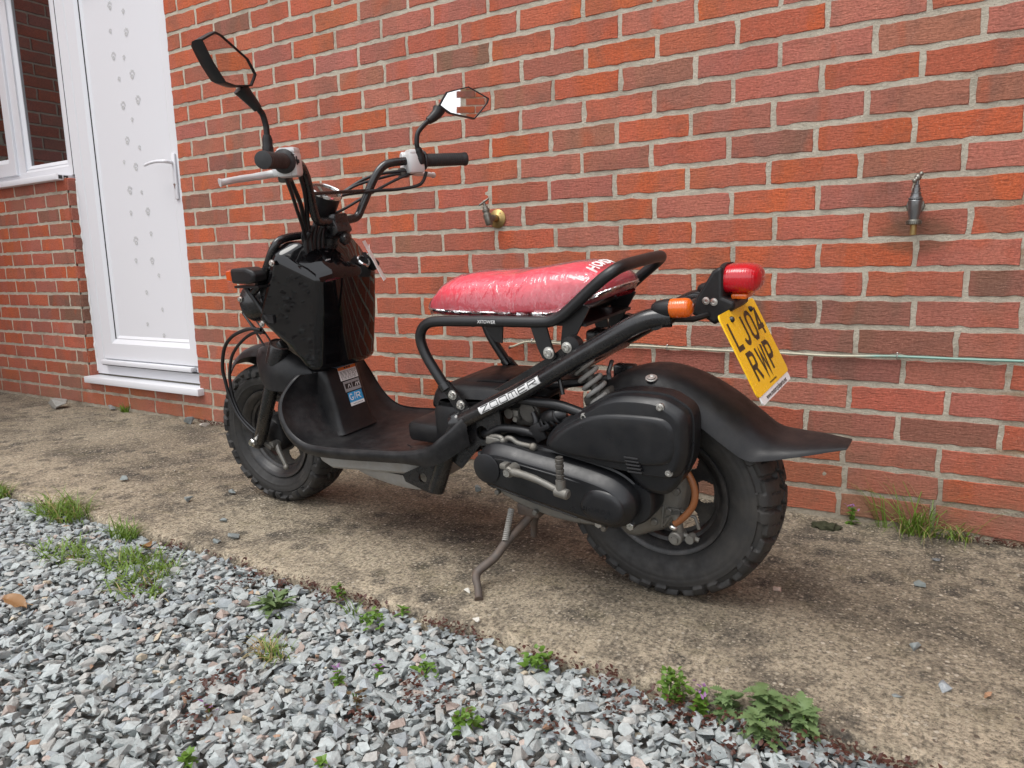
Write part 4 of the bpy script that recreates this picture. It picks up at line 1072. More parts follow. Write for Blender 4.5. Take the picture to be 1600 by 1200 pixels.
# --- seat rack
rp_ = [(.490, .131, .446), (.504, .131, .466), (.538, .131, .516), (.553, .131, .552), (.552, .131, .577), (.535, .131, .597), (.501, .131, .606), (.406, .131, .609), (.300, .131, .611), (.225, .131, .612), (.195, .131, .616), (.167, .131, .630), (.111, .131, .675), (.080, .130, .699), (.062, .122, .712), (.052, .100, .720), (.050, .05, .722)]
rp_ = rp_+[(a, -b, c) for a, b, c in [(.050, 0.0001, .722)]+rp_[::-1]]
mb = MB(); mb.tube(crom(rp_, 5), .0122, 16); rack = mb.build('seat_rack', mt['rackpaint'], sc_, 60)
def rackbits(sg):
    t_ = sg*.131
    mb = MB(); mb.tube([(.500, t_, .460), (.490, t_, .446)], .0145, 16); pillow(mb, [(.507, .458), (.483, .466), (.430, .410), (.428, .398), (.446, .392), (.470, .402)], [(t_-.004*sg, .0), (t_+.004*sg, .0)]); mb.build('rack_foot', mt['frame'], rack, 35)
    for p in ((.470, .436), (.449, .414)):
        mb = MB(); mb.bolt((p[0], t_+.005*sg, p[1]), (0, sg, 0), .0085, .008); mb.build('bolt', mt['bolt'], rack, 40)
    mb = MB(); pillow(mb, [(.248, .606), (.209, .604), (.198, .560), (.190, .540), (.203, .530), (.222, .536), (.232, .556)], [(t_+.000*sg, 0), (t_+.005*sg, 0)]); mb.build('rack_bracket', mt['rackpaint'], rack, 35)
    mb = MB(); mb.bolt((.195+.010, t_+.006*sg, .549), (0, sg, 0), .0095, .008); mb.build('bolt', mt['bolt'], rack, 40)
    mb = MB(); pillow(mb, [(.388, .602), (.337, .602), (.343, .557), (.362, .560), (.381, .584)], [(t_-.030*sg, 0), (t_-.026*sg, 0)]); mb.build('rack_bracket', mt['rackpaint'], rack, 35)
    mb = MB(); mb.cyl((.170, t_+.015*sg, .568), (.142, t_+.015*sg, .572), .001, 6); mb.lathe([(.0, -.014), (.019, -.014), (.021, -.010), (.021, .010), (.0, .014)], (.150, t_+.004*sg, .566), (0, 1, 0), 20); mb.build('damper_mount', mt['plastic'], rack, 40)
    mb = MB(); mb.bolt((.156, t_+.016*sg, .565), (0, sg, 0), .0085, .008); mb.build('bolt', mt['bolt'], rack, 40)
    mb = MB(); pillow(mb, [(.180, .612), (.135, .648), (.118, .640), (.150, .585), (.175, .555), (.188, .565)], [(t_-.02*sg, 0), (t_-.015*sg, 0)]); mb.build('rack_bracket', mt['rackpaint'], rack, 35)
both(rackbits)
mb = MB(); mb.box((.30, 0, .604), (.34, .22, .006)); mb.cyl((.40, -.13, .603), (.40, .13, .603), .008, 10); mb.cyl((.17, -.13, .628), (.17, .13, .628), .008, 10); mb.build('seat_plate', mt['rackpaint'], rack, 30)
mb = text_mesh('XITOWER', .0105, lambda x, y, z: (.354-x, .131+.0126, .6105+y), shear=.2); mb.build('rack_lettering', mt['decal_white'], rack, 0)

# --- seat, lettering and its film wrap
SB = .6235
def seat_pl(a, rho=1.0):     # plan outline
    c_, s_ = math.cos(a), math.sin(a); e = .62
    x = math.copysign(abs(c_)**e, c_); y = math.copysign(abs(s_)**(.55), s_)
    fx = .335+.250*x; w = .118-.012*max(0, x)**2
    return fx, w*y
def top_h(s_): return float(np.interp(s_, [.06, .09, .13, .18, .25, .34, .42, .48, .53, .57, .60], [.700, .716, .727, .726, .714, .702, .703, .703, .692, .668, .640]))
def base_h(s_): return SB+max(0, .20-s_)*.42
def seat_z(s_, rho):
    b = base_h(s_); return b+(top_h(s_)-b)*max(0, 1-rho**4.5)**.42
def seat_mesh(off=0.0, crumple=0.0, lo=0.0):
    N = 96; rings_ = []; rhos = [1.0, .998, .99, .975, .95, .91, .85, .76, .64, .5, .35, .2, .06]
    for q_, rho in enumerate([None, None]+rhos):
        ring = []
        for k in range(N):
            a = 2*math.pi*k/N; ex, ey = seat_pl(a)
            rr = 1.0 if rho is None else rho
            s_ = .335+(ex-.335)*rr; t_ = ey*rr; b = base_h(s_)
            z = seat_z(s_, rr)
            if rho is None: z = b+(-.006 if q_ == 0 else .006); s_ = .335+(ex-.335)*(.975 if q_ == 0 else 1.0); t_ = ey*(.975 if q_ == 0 else 1.0)
            n_ = Vector((s_-.335, t_*2.2, .02+.30*(1-rr)))
            n_ = Vector(((s_-.335)*.35, t_, .0)); n_ = n_.normalized()*rr**3 if n_.length > 1e-6 else Vector((0, 0, 0)); n_ = n_+Vector((0, 0, 1-rr**6))
            p = Vector((s_, t_, z))
            if off:
                cr_ = crumple*(mnoise.noise((s_*17, t_*23, z*25))+.6*abs(mnoise.noise((s_*40, t_*44, z*50))))
                p += n_*(off+max(-off*.6, cr_))
                if rho is None and q_ == 0: p = p+Vector((0, 0, -lo*(.6+.8*mnoise.noise((s_*20, t_*20, 8)))))+n_*.004*mnoise.noise((s_*40, t_*60, 1))
            ring.append(tuple(p))
        rings_.append(ring)
    mb = MB(); mb.rings(rings_, off == 0, True); return mb
seat = seat_mesh().build('seat', mt['red'], sc_, 60)
seat_mesh(.0030, .0030, .012).build('seat_wrap', mt['film'], seat, 180)
def seat_txt(x, y, z):
    t_ = -x*.70+.016; s_ = .138-y*.9
    rho = max(abs(t_)/.113, abs(s_-.335)/.25); rho = (abs(t_/.114)**2.6+abs((s_-.335)/.25)**3)**(1/2.8)
    return (s_, t_, seat_z(s_, min(.96, rho))+.0068)
mb = text_mesh('HONDA', .036, seat_txt, spacing=1.02, bold=.0012); mb.build('seat_lettering', mt['decal_white'], seat, 0)

# --- underseat shelf (helmet floor) and rear step of the floorboard
mb = MB(); pillow(mb, crom([(.555, .385), (.553, .425), (.525, .447), (.45, .453), (.36, .456), (.26, .458), (.24, .44), (.30, .41), (.45, .385)], 4, True), [(-.118, .03), (-.112, .010), (-.10, 0), (.10, 0), (.112, .010), (.118, .03)]); shelf = mb.build('underseat_shelf', mt['plastic'], sc_, 50)
mb = MB(); mb.rbox((.50, .0, .34), (.10, .25, .13), .02); mb.rbox((.60, 0, .315), (.12, .20, .055), .016); mb.build('shelf_front', mt['plastic'], shelf, 40)
mb = MB(); pillow(mb, crom([(.50, .435), (.44, .450), (.37, .455), (.36, .462), (.43, .461), (.50, .452)], 3, True), [(-.06, .006), (-.05, 0), (.06, 0), (.07, .006)]); mb.build('shelf_lid', mt['plastic_worn'], shelf, 40)

# --- engine, carburettor, hoses, damper
mb = MB(); mb.rbox((.30, .02, .285), (.24, .17, .12), .025); mb.rbox((.40, -.01, .30), (.14, .14, .11), .02, Matrix.Rotation(.1, 3, 'Y'))
for i in range(7): mb.rbox((.37+i*.013, 0, .315), (.005, .15, .125), .002, Matrix.Rotation(.1, 3, 'Y'))
mb.rbox((.15, .03, .265), (.24, .11, .09), .02); eng = mb.build('engine', mt['alloy_dark'], sc_, 35)
mb = MB(); pillow(mb, crom([(.40, .228), (.33, .188), (.21, .166), (.10, .172), (.06, .19), (.12, .215), (.30, .255), (.39, .26)], 4, True), [(.05, .006), (.056, 0), (.118, 0), (.125, .006)])
for p in ((.37, .21), (.27, .178), (.10, .172)): mb.cyl((p[0], .12, p[1]), (p[0], .137, p[1]), .0065, 10, .002)
mb.build('sump', mt['alloy'], eng, 40)
mb = MB(); mb.lathe([(0, .0), (.024, 0), (.026, -.004), (.026, -.012), (.022, -.014), (.022, -.06)], (.277, .118, .409), (0, 1, 0), 24); mb.lathe([(0, -.004), (.019, -.004), (.019, .002), (.0, .003)], (.277, .120, .409), (0, 1, 0), 24)
mb.rbox((.30, .07, .395), (.06, .07, .055), .012); mb.cyl((.33, .09, .40), (.33, .12, .40), .012, 10); mb.build('carburettor', mt['alloy_dark'], eng, 40)
mb = MB(); mb.rbox((.315, .112, .400), (.018, .012, .018), .003); mb.cyl((.31, .11, .39), (.31, .126, .39), .006, 8); mb.build('carburettor_fitting', mt['alloy'], eng, 40)
def hose(pts, r, name='hose', m='cable', k=6):
    mb = MB(); mb.tube(crom(pts, k), r, 10); return mb.build(name, mt[m], eng, 60)
hose([(.40, .12, .345), (.379, .13, .352), (.345, .132, .368), (.30, .132, .370), (.266, .130, .366), (.24, .128, .36)], .010)
hose([(.33, .11, .366), (.29, .13, .362), (.262, .132, .372), (.252, .130, .392), (.262, .122, .41)], .007)
hose([(.34, .10, .435), (.304, .125, .440), (.25, .13, .438), (.19, .132, .436), (.128, .130, .420)], .011)
hose([(.30, .07, .455), (.24, .075, .462), (.17, .055, .470), (.12, .04, .475)], .010)
hose([(.24, .11, .395), (.21, .13, .41), (.18, .12, .415)], .016)
hose([(.41, .13, .30), (.43, .10, .26), (.395, .13, .235), (.37, .14, .23)], .007)
for i in range(4):
    mb = MB(); mb.lathe([(.018, -.004), (.021, -.002), (.021, .002), (.018, .004)], (.232-i*.013, .115+i*.004, .388+i*.008), (-.8, .2, .5), 20); mb.build('bellows_ring', mt['plastic'], eng, 50)
mb = MB(); mb.rbox((.243, .137, .372), (.03, .012, .04), .004, Matrix.Rotation(.5, 3, 'Y')); mb.rbox((.225, .140, .385), (.03, .010, .012), .003, Matrix.Rotation(.5, 3, 'Y')); mb.build('clamp', mt['plastic'], eng, 35)
mb = MB(); mb.tube(crom([(.375, .145, .336), (.36, .152, .352), (.335, .155, .356), (.318, .157, .350), (.312, .158, .357), (.300, .158, .357), (.285, .158, .349), (.255, .160, .347), (.238, .160, .346)], 5), .0055, 8)
mb.ball((.243, .163, .347), .009, 10); mb.ball((.322, .160, .350), .008, 10); mb.rbox((.35, .155, .345), (.04, .01, .018), .003); mb.build('cable_bracket', mt['alloy'], eng, 50)
# damper
d0 = Vector((.100, .085, .415)); d1 = Vector((.168, .085, .540)); dd = (d1-d0); hel = []
for i in range(150):
    u = i/149; a = u*2*math.pi*6.3; ax = dd.normalized(); U = Vector((0, 1, 0)); W = ax.cross(U); hel.append(d0+dd*(.12+.80*u)+(U*math.cos(a)+W*math.sin(a))*.0215)
mb = MB(); mb.tube(hel, .0052, 8); spring = mb.build('damper_spring', mt['box'], sc_, 60)
mb = MB(); mb.cyl(d0, d1, .011, 14); mb.cyl(d0, d0+dd*.12, .026, 16); mb.cyl(d0+dd*.92, d1, .026, 16); mb.build('damper_body', mt['alloy_dark'], spring, 40)
mb = MB(); mb.rbox((.165, -.02, .555), (.05, .05, .035), .008); mb.build('damper_bracket', mt['frame'], spring, 40); MB().tube([(.10, .06, .52), (.094, .09, .505), (.09, .095, .49)], .005, 8).build('hook', mt['frame'], spring, 40); MB().rbox((.118, -.045, .43), (.05, .03, .12), .006).build('damper_stay', mt['frame'], spring, 40); MB().cyl((.20, .11, .495), (.19, .115, .455), .005, 8).build('pin', mt['frame'], spring, 40)

# --- transmission cover with kick lever
cv = [(.378, .312), (.368, .332), (.340, .347), (.300, .348), (.235, .339), (.165, .331), (.079, .317), (.038, .303), (.012, .281), (.005, .256), (.014, .226), (.040, .206), (.070, .201), (.158, .211), (.262, .227), (.352, .245), (.374, .262), (.381, .288)]
cvs = crom(cv, 4, True)
mb = MB(); pillow(mb, cvs, [(.100, -.004), (.148, -.004), (.150, .0), (.174, .0), (.177, .0012), (.1935, .0165), (.1958, .020), (.1972, .030)]); cover = mb.build('transmission_cover', mt['cover'], sc_, 22)
mb = MB(); pillow(mb, crom([(.120, .318), (.040, .300), (-.010, .285), (-.020, .255), (-.010, .22), (.03, .197), (.08, .195), (.12, .21)], 4, True), [(.09, 0), (.145, 0), (.150, .004)]); mb.build('cover_rear_housing', mt['cover'], cover, 40)
mb = MB(); mb.lathe([(.034, 0), (.034, .0035), (.031, .005), (0, .0055)], (.345, .1965, .296), (0, 1, 0), 32); mb.build('clutch_cap', mt['cover'], cover, 40)
mb = MB(); pillow(mb, crom([(.118, .250), (.095, .285), (.055, .287), (.026, .268), (.024, .235), (.05, .217), (.10, .225)], 5, True), [(.195, 0), (.1985, .002), (.2015, .008), (.2028, .018)]); mb.build('cover_boss', mt['cover'], cover, 40)
mb = MB(); mb.tube([(.345, .1975, .258), (.230, .1980, .237), (.125, .1975, .220)], .0022, 6); mb.tube([(.362, .195, .318), (.30, .1965, .320), (.16, .1955, .303), (.08, .193, .290)], .003, 6); mb.build('cover_ridge', mt['cover'], cover, 60)
mb = text_mesh('HONDA', .0145, lambda x, y, z: (.080-x+y*.1, .2030+z, .2465+y+.03*x), extrude=.0009, spacing=1.25, shear=.2); mb.build('embossed_lettering', mt['cover'], cover, 30)
for p in ((.028, .205, .150), (.100, .196, .15)):
    mb = MB(); mb.cyl((p[0], .13, p[1]-.004), (p[0], .158, p[1]-.004), .0085, 6, .001); mb.build('bolt', mt['bolt'], cover, 30)
mb = MB(); mb.tube(crom([(.270, .222, .309), (.235, .226, .309), (.190, .232, .304), (.140, .240, .293)], 5), [.0088]*5+[.0078]*5+[.0070]*5+[.0078], 10); mb.cyl((.268, .196, .309), (.268, .230, .309), .0125, 14, .003); mb.rbox((.279, .222, .321), (.016, .02, .012), .003)
mb.cyl((.148, .242, .293), (.116, .244, .290), .0108, 14, .003); mb.cyl((.134, .242, .293), (.134, .242, .318), .010, 12); kick = mb.build('kick_lever', mt['alloy'], cover, 40)
mb = MB(); mb.lathe([(0, 0)]+[(r_, i*.0105+d) for i in range(6) for r_, d in ((.0085, 0), (.0085, .006), (.0068, .007), (.0068, .0095))]+[(.0075, .063), (0, .063)], (.134, .242, .303), (0, 0, 1), 14); mb.build('kick_pedal', mt['alloy_dark'], kick, 40)
mb = MB(); mb.cyl((.268, .231, .309), (.268, .236, .309), .0085, 6); mb.build('bolt', mt['bolt'], kick, 30)

# --- air cleaner box
ab = crom([(.214, .362), (.187, .399), (.118, .441), (.078, .465), (.030, .479), (-.041, .480), (-.074, .468), (-.096, .449), (-.099, .407), (-.095, .360), (-.078, .325), (-.045, .318), (.043, .322), (.161, .336), (.203, .345)], 4, True)
mb = MB(); pillow(mb, ab, [(.095, .004), (.100, -.003), (.136, -.003), (.1365, .0005), (.139, .0005), (.156, .001), (.159, .0025), (.1715, .0125), (.1735, .016)]); air = mb.build('air_cleaner', mt['cover'], sc_, 30)
fc = crom([(.192, .364), (.170, .392), (.118, .424), (.060, .441), (-.030, .445), (-.062, .438), (-.073, .415), (-.071, .375), (-.052, .354), (.010, .346), (.10, .346), (.175, .351)], 4, True)
mb = MB(); mb.rings([[(.04+(p[0]-.04)*k, t_, .396+(p[1]-.396)*k) for p in ab] for k, t_ in ((.915, .1720), (.885, .1750), (.86, .1756))]); mb.rings([[(.05+(p[0]-.05)*k, t_, .392+(p[1]-.392)*k) for p in fc] for k, t_ in ((1.04, .174), (1.0, .1788), (.95, .1808), (.86, .1820), (.5, .1828))]); mb.build('air_cleaner_face', mt['cover'], air, 30)
mb = MB(); pillow(mb, crom([(.045, .335), (.030, .318), (.012, .297), (-.01, .284), (-.042, .281), (-.060, .290), (-.078, .312), (-.085, .345), (-.03, .35)], 3, True), [(.10, 0), (.150, 0), (.157, .006), (.158, .012)]); mb.build('air_duct', mt['cover'], air, 40)
for i in range(5):
    mb = MB(); mb.rbox((.0085-.0018*i, .1810, .3605-.0070*i), (.0300, .008, .0040), .0015); mb.build('vent_dark_bar', mt['inside'], air, 30)  # black bars on the face, painting the dark of the vent openings
for p in ((.112, .170, .430), (-.050, .1735, .466), (-.064, .1725, .338)):
    mb = MB(); mb.bolt(p, (0, 1, 0), .0062, .006); mb.build('screw', mt['bolt'], air, 40)

# --- rear mudguard with its flat tail
mid_ = [(.165, .425), (.148, .455), (.093, .488), (.020, .503), (-.055, .488), (-.127, .453), (-.185, .410), (-.215, .388), (-.245, .381), (-.300, .380), (-.352, .379)]
side_ = [(.150, .395), (.120, .415), (.075, .440), (.015, .452), (-.050, .442), (-.100, .408), (-.150, .372), (-.182, .353), (-.213, .352), (-.285, .364), (-.350, .374)]
hw_ = [.07, .082, .09, .094, .096, .096, .095, .094, .090, .066, .030]
st = crom([(a[0], a[1], b[0], b[1], w) for a, b, w in zip(mid_, side_, hw_)], 5); G = []
for ms, mh, ss, sh, w in st:
    row = []
    for j in range(19):
        v = j/9-1; av = abs(v); k = av**4.2
        row.append((ms+(ss-ms)*k, w*(v if av < .8 else math.copysign(.8+.2*math.sin((av-.8)/.2*math.pi/2), v)), mh+(sh-mh)*k))
    G.append(row)
guard = MB().sheet(G, .0035).build('rear_mudguard', mt['plastic'], sc_, 60)
mb = MB(); mb.bolt((.010, .068, .492), (-.1, .4, .9), .009, .004); mb.build('screw', mt['bolt'], guard, 40)
mb = MB(); mb.rbox((.12, .07, .445), (.07, .05, .03), .008, Matrix.Rotation(.4, 3, 'Y')); mb.build('mudguard_stay', mt['alloy_dark'], guard, 40)

# --- tail: rear indicators, lamp, number plate
def rind(sg):
    t_ = .128*sg
    mb = MB(); ax = Vector((-1, 0, .06)); mb.lathe([(0, -.030), (.010, -.028), (.015, -.02), (.0175, -.006), (.0185, .006), (.0185, .008)], (-.050, t_, .644), ax, 20); ri = mb.build('rear_indicator', mt['plastic'], sc_, 50)
    mb = MB(); mb.lathe([(.0178, .0082), (.0182, .012), (.0182, .036), (.0165, .043), (.010, .0475), (0, .048)], (-.050, t_, .644), ax, 20); mb.build('indicator_lens', mt['amber_lens'], ri, 50)
    mb = MB(); mb.tube([(-.050, t_*.9, .622), (-.085, t_*.7, .618), (-.10, t_*.4, .62)], .006, 8); mb.rbox((-.04, t_*.92, .621), (.04, .03, .012), .003); mb.build('indicator_stalk', mt['plastic'], ri, 40)
both(rind)
mb = MB(); pillow(mb, [(-.078, .655), (-.108, .703), (-.120, .710), (-.128, .708), (-.128, .654), (-.150, .645), (-.150, .632), (-.112, .600), (-.090, .615), (-.068, .618)], [(-.052, .004), (-.048, 0), (.044, 0), (.049, .004)]); tb = mb.build('tail_bracket', mt['plastic'], sc_, 35, .003)
mb = MB(); mb.rbox((-.128, 0, .636), (.026, .085, .016), .004, Matrix.Rotation(-.2, 3, 'Y')); mb.build('plate_arm', mt['plastic'], tb, 35)
for p in ((-.097, .049, .647), (-.112, .049, .645)):
    mb = MB(); mb.bolt(p, (0, 1, 0), .0055, .004); mb.build('screw', mt['bolt'], tb, 40)
def lensring(s_, w, h0, h1, e=.75):
    hc = (h0+h1)/2; hh = (h1-h0)/2
    return [(s_, math.copysign(abs(math.cos(a))**e, math.cos(a))*w, hc+math.copysign(abs(math.sin(a))**e, math.sin(a))*hh) for a in [2*math.pi*(i+.5)/28 for i in range(28)]]
mb = MB(); mb.rings([lensring(-.126, .042, .657, .7105), lensring(-.130, .0435, .6565, .7120), lensring(-.150, .0435, .6555, .7130), lensring(-.168, .0415, .6560, .7120), lensring(-.180, .036, .6600, .7080), lensring(-.187, .026, .668, .700), lensring(-.190, .012, .678, .691)]); mb.build('tail_lamp', mt['red_lens'], tb, 40)
mb = MB(); mb.rings([lensring(-.118, .045, .654, .714), lensring(-.127, .045, .654, .714)]); mb.build('tail_lamp_rim', mt['plastic'], tb, 40)
mb = MB(); mb.rbox((-.153, .0, .6525), (.030, .060, .010), .003); mb.build('plate_lamp_lens', mt['amber_lens'], tb, 35)

# plate
PT = Vector((-.138, 0, .629)); PD = Vector((-.0735, 0, -.1495)).normalized(); PN = Vector((-PD.z, 0, PD.x)); PN = PN if PN.x < 0 else -PN
def pl(x, y, e): return PT+Vector((0, -x, 0))+PD*y+PN*e       # x to the right seen from behind, y down the plate
def plate_sheet(x0, x1, y0, y1, r_, e0, e1):
    pts = []
    for cx, cy, a0 in ((x1-r_, y0+r_, -90), (x1-r_, y1-r_, 0), (x0+r_, y1-r_, 90), (x0+r_, y0+r_, 180)):
        for k in range(5):
            a = math.radians(a0+k*22.5); pts.append((cx+r_*math.cos(a), cy+r_*math.sin(a)))
    mb = MB(); mb.rings([[pl(x, y, e0) for x, y in pts], [pl(x, y, e1) for x, y in pts]]); return mb
plate_o = plate_sheet(-.114, .114, 0, .1665, .010, 0, .003).build('number_plate', mt['plate'], sc_, 30); plate_o['label'] = 'yellow number plate reading LJ04 RWP'
plate_sheet(-.104, .106, .1655, .183, .006, -.0005, .0022).build('plate_tab', mt['decal_white'], plate_o, 30)
GL = {'L': [[(0, 0), (0, 1), (.92, 1)]], 'J': [[(.9, 0), (.9, .78), (.8, .93), (.6, 1), (.4, 1), (.2, .93), (.1, .80)]],
      '0': [[(.28, 0), (.72, 0), (.9, .1), (1, .22), (1, .78), (.9, .9), (.72, 1), (.28, 1), (.1, .9), (0, .78), (0, .22), (.1, .1), (.28, 0)]],
      '4': [[(.72, 1.05), (.72, -.05)], [(.72, .0), (0.0, .72), (1.05, .72)]], 'R': [[(.04, 1.06), (.04, 0), (.7, 0), (.93, .1), (.96, .27), (.93, .44), (.7, .54), (.1, .54)], [(.52, .54), (.97, 1.06)]],
      'W': [[(0, -.05), (.22, 1), (.5, .2), (.78, 1), (1, -.05)]], 'P': [[(.04, 1.06), (.04, 0), (.7, 0), (.93, .1), (.97, .29), (.93, .47), (.7, .58), (.1, .58)]]}
mb = MB(); sw = .0098
def put(ch, x, y, w, h):
    for j, stt in enumerate(GL[ch]):
        P = [(x+a*w, y+b*h) for a, b in stt]
        mb.strip(P, sw, lambda a, b, e: pl(a, b, e), .0034+.0002*j)
for ch, x in (('L', -.093), ('J', -.043), ('0', .012), ('4', .063)): put(ch, x, .021, .033, .052)
for ch, x in (('R', -.073), ('W', -.018), ('P', .038)): put(ch, x, .090, .033 if ch != 'W' else .040, .050)
mb.build('plate_lettering', mt['plate_ink'], plate_o, 0)
mb = text_mesh('www.motorcycleparts.net', .0135, lambda x, y, z: pl(x*1.05+.002, .1755-y, .0028), bold=.0002); mb.build('tab_lettering', mt['decal_black'], plate_o, 0)
mb = MB()
for k in range(9): mb.strip([(-.022+k*.0055, .1585), (-.018+k*.0055, .1585)], .003, lambda a, b, e: pl(a, b, e), .0034)
mb.build('maker_lettering', mt['plate_ink'], plate_o, 0)
for x in (-.062, .062):
    mb = MB(); mb.lathe([(0, .0065), (.004, .006), (.006, .003), (.006, 0)], pl(x, .018, .0025), PN, 14); mb.build('plate_screw', mt['decal_black'], plate_o, 40)

# --- side stand
mb = MB(); mb.tube(crom([(.300, .085, .160), (.312, .11, .138), (.334, .16, .106), (.347, .195, .079), (.366, .235, .060), (.362, .250, .050), (.345, .268, .041), (.326, .293, .030)], 6), [.010]*30+[.010, .0095, .009, .009, .0085, .0085, .0085, .0085, .009, .009, .009, .0095, .010], 10); stand = mb.build('side_stand', mt['steel_rust'], sc_, 50)
hel = []
for i in range(150):
    u = i/149; a = u*2*math.pi*17; p = Vector((.338, .125, .172)).lerp(Vector((.333, .168, .112)), u); ax = Vector((-.005, .043, -.06)).normalized(); U = Vector((1, 0, 0)); U = (U-ax*U.dot(ax)).normalized(); W = ax.cross(U); hel.append(p+(U*math.cos(a)+W*math.sin(a))*.0062)
mb = MB(); mb.tube(hel, .0019, 6); mb.build('stand_spring', mt['box'], stand, 60)
mb = MB(); mb.rbox((.305, .09, .165), (.06, .04, .03), .006); mb.tube(crom([(.315, .06, .15), (.325, .055, .11), (.331, .05, .072)], 4), [.016, .014, .012, .011, .0095, .009, .0085, .008, .008], 10); mb.tube([(.29, .02, .17), (.29, -.10, .15), (.30, -.12, .06)], .009, 8); mb.build('stand_bracket', mt['steel_rust'], stand, 40)

# --- handlebar (turned a touch to the left)
ST = .030; HP = Vector((.925, 0, .845)); SR = Matrix.Rotation(ST, 3, Vector((-.47, 0, .88)).normalized())
def sp(p): return tuple(SR @ (Vector(p)-HP)+HP)
def stb(mb): mb.v = [sp(p) for p in mb.v]; return mb
hb = [(.916, 0, .843), (.916, .045, .843), (.912, .075, .850), (.902, .092, .880), (.880, .118, .938), (.864, .142, .972), (.848, .170, .984), (.812, .235, .986), (.736, .367, .983)]
hb = [(a, -b, c) for a, b, c in hb[:0:-1]]+hb
mb = MB(); mb.tube(crom(hb, 7), .0112, 14); mb.cyl((.885, -.101, .915), (.885, .101, .915), .0048, 10); hbar = stb(mb).build('handlebar', mt['frame'], sc_, 60)
mb = MB(); mb.rbox((.918, 0, .826), (.045, .060, .050), .010, Matrix.Rotation(.49, 3, 'Y')); mb.cyl((.905, .0, .800), (.888, 0, .790), .016, 14, .004); mb.rbox((.917, 0, .848), (.040, .050, .030), .008); mb.cyl((.925, -.03, .81), (.925, .03, .81), .013, 12); stb(mb).build('handlebar_clamp', mt['frame'], hbar, 40)
mb = MB(); sa = Vector((-.50, 0, .86)); mb.lathe([(0, -.034), (.034, -.034), (.037, -.028), (.040, .024), (.0405, .026)], (.945, .012, .893), sa, 28); spd = stb(mb).build('speedometer', mt['plastic'], hbar, 40)
mb = MB(); mb.lathe([(.0405, .0245), (.0435, .026), (.0440, .032), (.0415, .036), (.0385, .034), (.0385, .0305)], (.945, .012, .893), sa, 28); stb(mb).build('bezel', mt['chrome'], spd, 50)
mb = MB(); mb.lathe([(.0385, .031), (0, .031)], (.945, .012, .893), sa, 28); stb(mb).build('dial', mt['glass'], spd, 50)
def barend(sg):
    a = Vector((.812, .235*sg, .986)); b = Vector((.736, .367*sg, .983)); d = (b-a).normalized()
    P = lambda u: a+d*u
    mb = MB(); mb.lathe([(.0112, -.008), (.026, -.008), (.027, -.004), (.024, .0)]+[(r_, .004+i*.0068+q_) for i in range(16) for r_, q_ in ((.0172, 0), (.0178, .0012), (.0178, .0050), (.0172, .0062))]+[(.0185, .118), (.0190, .122), (.0185, .127), (.012, .1285), (0, .129)], P(.024), d, 24); stb(mb).build('grip', mt['grip'], hbar, 35)
    up = Vector((.25, 0, .97))
    R3 = Matrix.Rotation(math.atan2(d.y*1, d.x)-math.pi/2*sg if False else 0, 3, 'Z')
    ang = math.atan2(-d.x, d.y*sg)*sg
    R3 = Matrix.Rotation(ang, 3, 'Z')
    mb = MB(); mb.rbox(P(-.010)+Vector((0, 0, -.005)), (.052, .048, .060), .010, R3); mb.rbox(P(-.010)+Vector((-.004, 0, .021)), (.044, .044, .018), .007, R3); mb.cyl(P(-.03)+Vector((.02, 0, .012)), P(.01)+Vector((.02, 0, .012)), .014, 12, .003); swi = stb(mb).build('switch_housing', mt['silver'], hbar, 40)
    mb = MB(); mb.rbox(P(-.012)+Vector((-.0265, 0, .000)), (.006, .016, .020), .002, R3); mb.rbox(P(-.012)+Vector((-.030, 0, -.002)), (.006, .009, .009), .002, R3); mb.rbox(P(-.010)+Vector((-.0245, 0, .013)), (.004, .046, .0015), .0005, R3); stb(mb).build('switch', mt['plastic'], swi, 40)
    # brake lever ahead of the grip
    L0 = P(-.010)+Vector((.028, 0, -.020))
    lv = [L0, L0+Vector((.022, .02*sg, -.004)), L0+Vector((.030, .055*sg, -.008)), L0+Vector((.030, .100*sg, -.012)), L0+Vector((.022, .135*sg, -.016)), L0+Vector((.026, .152*sg, -.018))]
    mb = MB(); mb.tube([tuple(p) for p in crom([tuple(p) for p in lv], 5)], [.0090]*5+[.0085]*5+[.0078]*5+[.0072]*5+[.007]*3+[.0075, .009, .0095], 8); mb.rbox(L0+Vector((0, 0, 0)), (.034, .030, .022), .005, R3); stb(mb).build('brake_lever', mt['silver'], hbar, 50)
    mb = MB(); mb.rbox(L0+Vector((.004, -.012*sg, -.010)), (.030, .026, .028), .006, R3); stb(mb).build('lever_bracket', mt['alloy_dark'], hbar, 40)
both(barend)
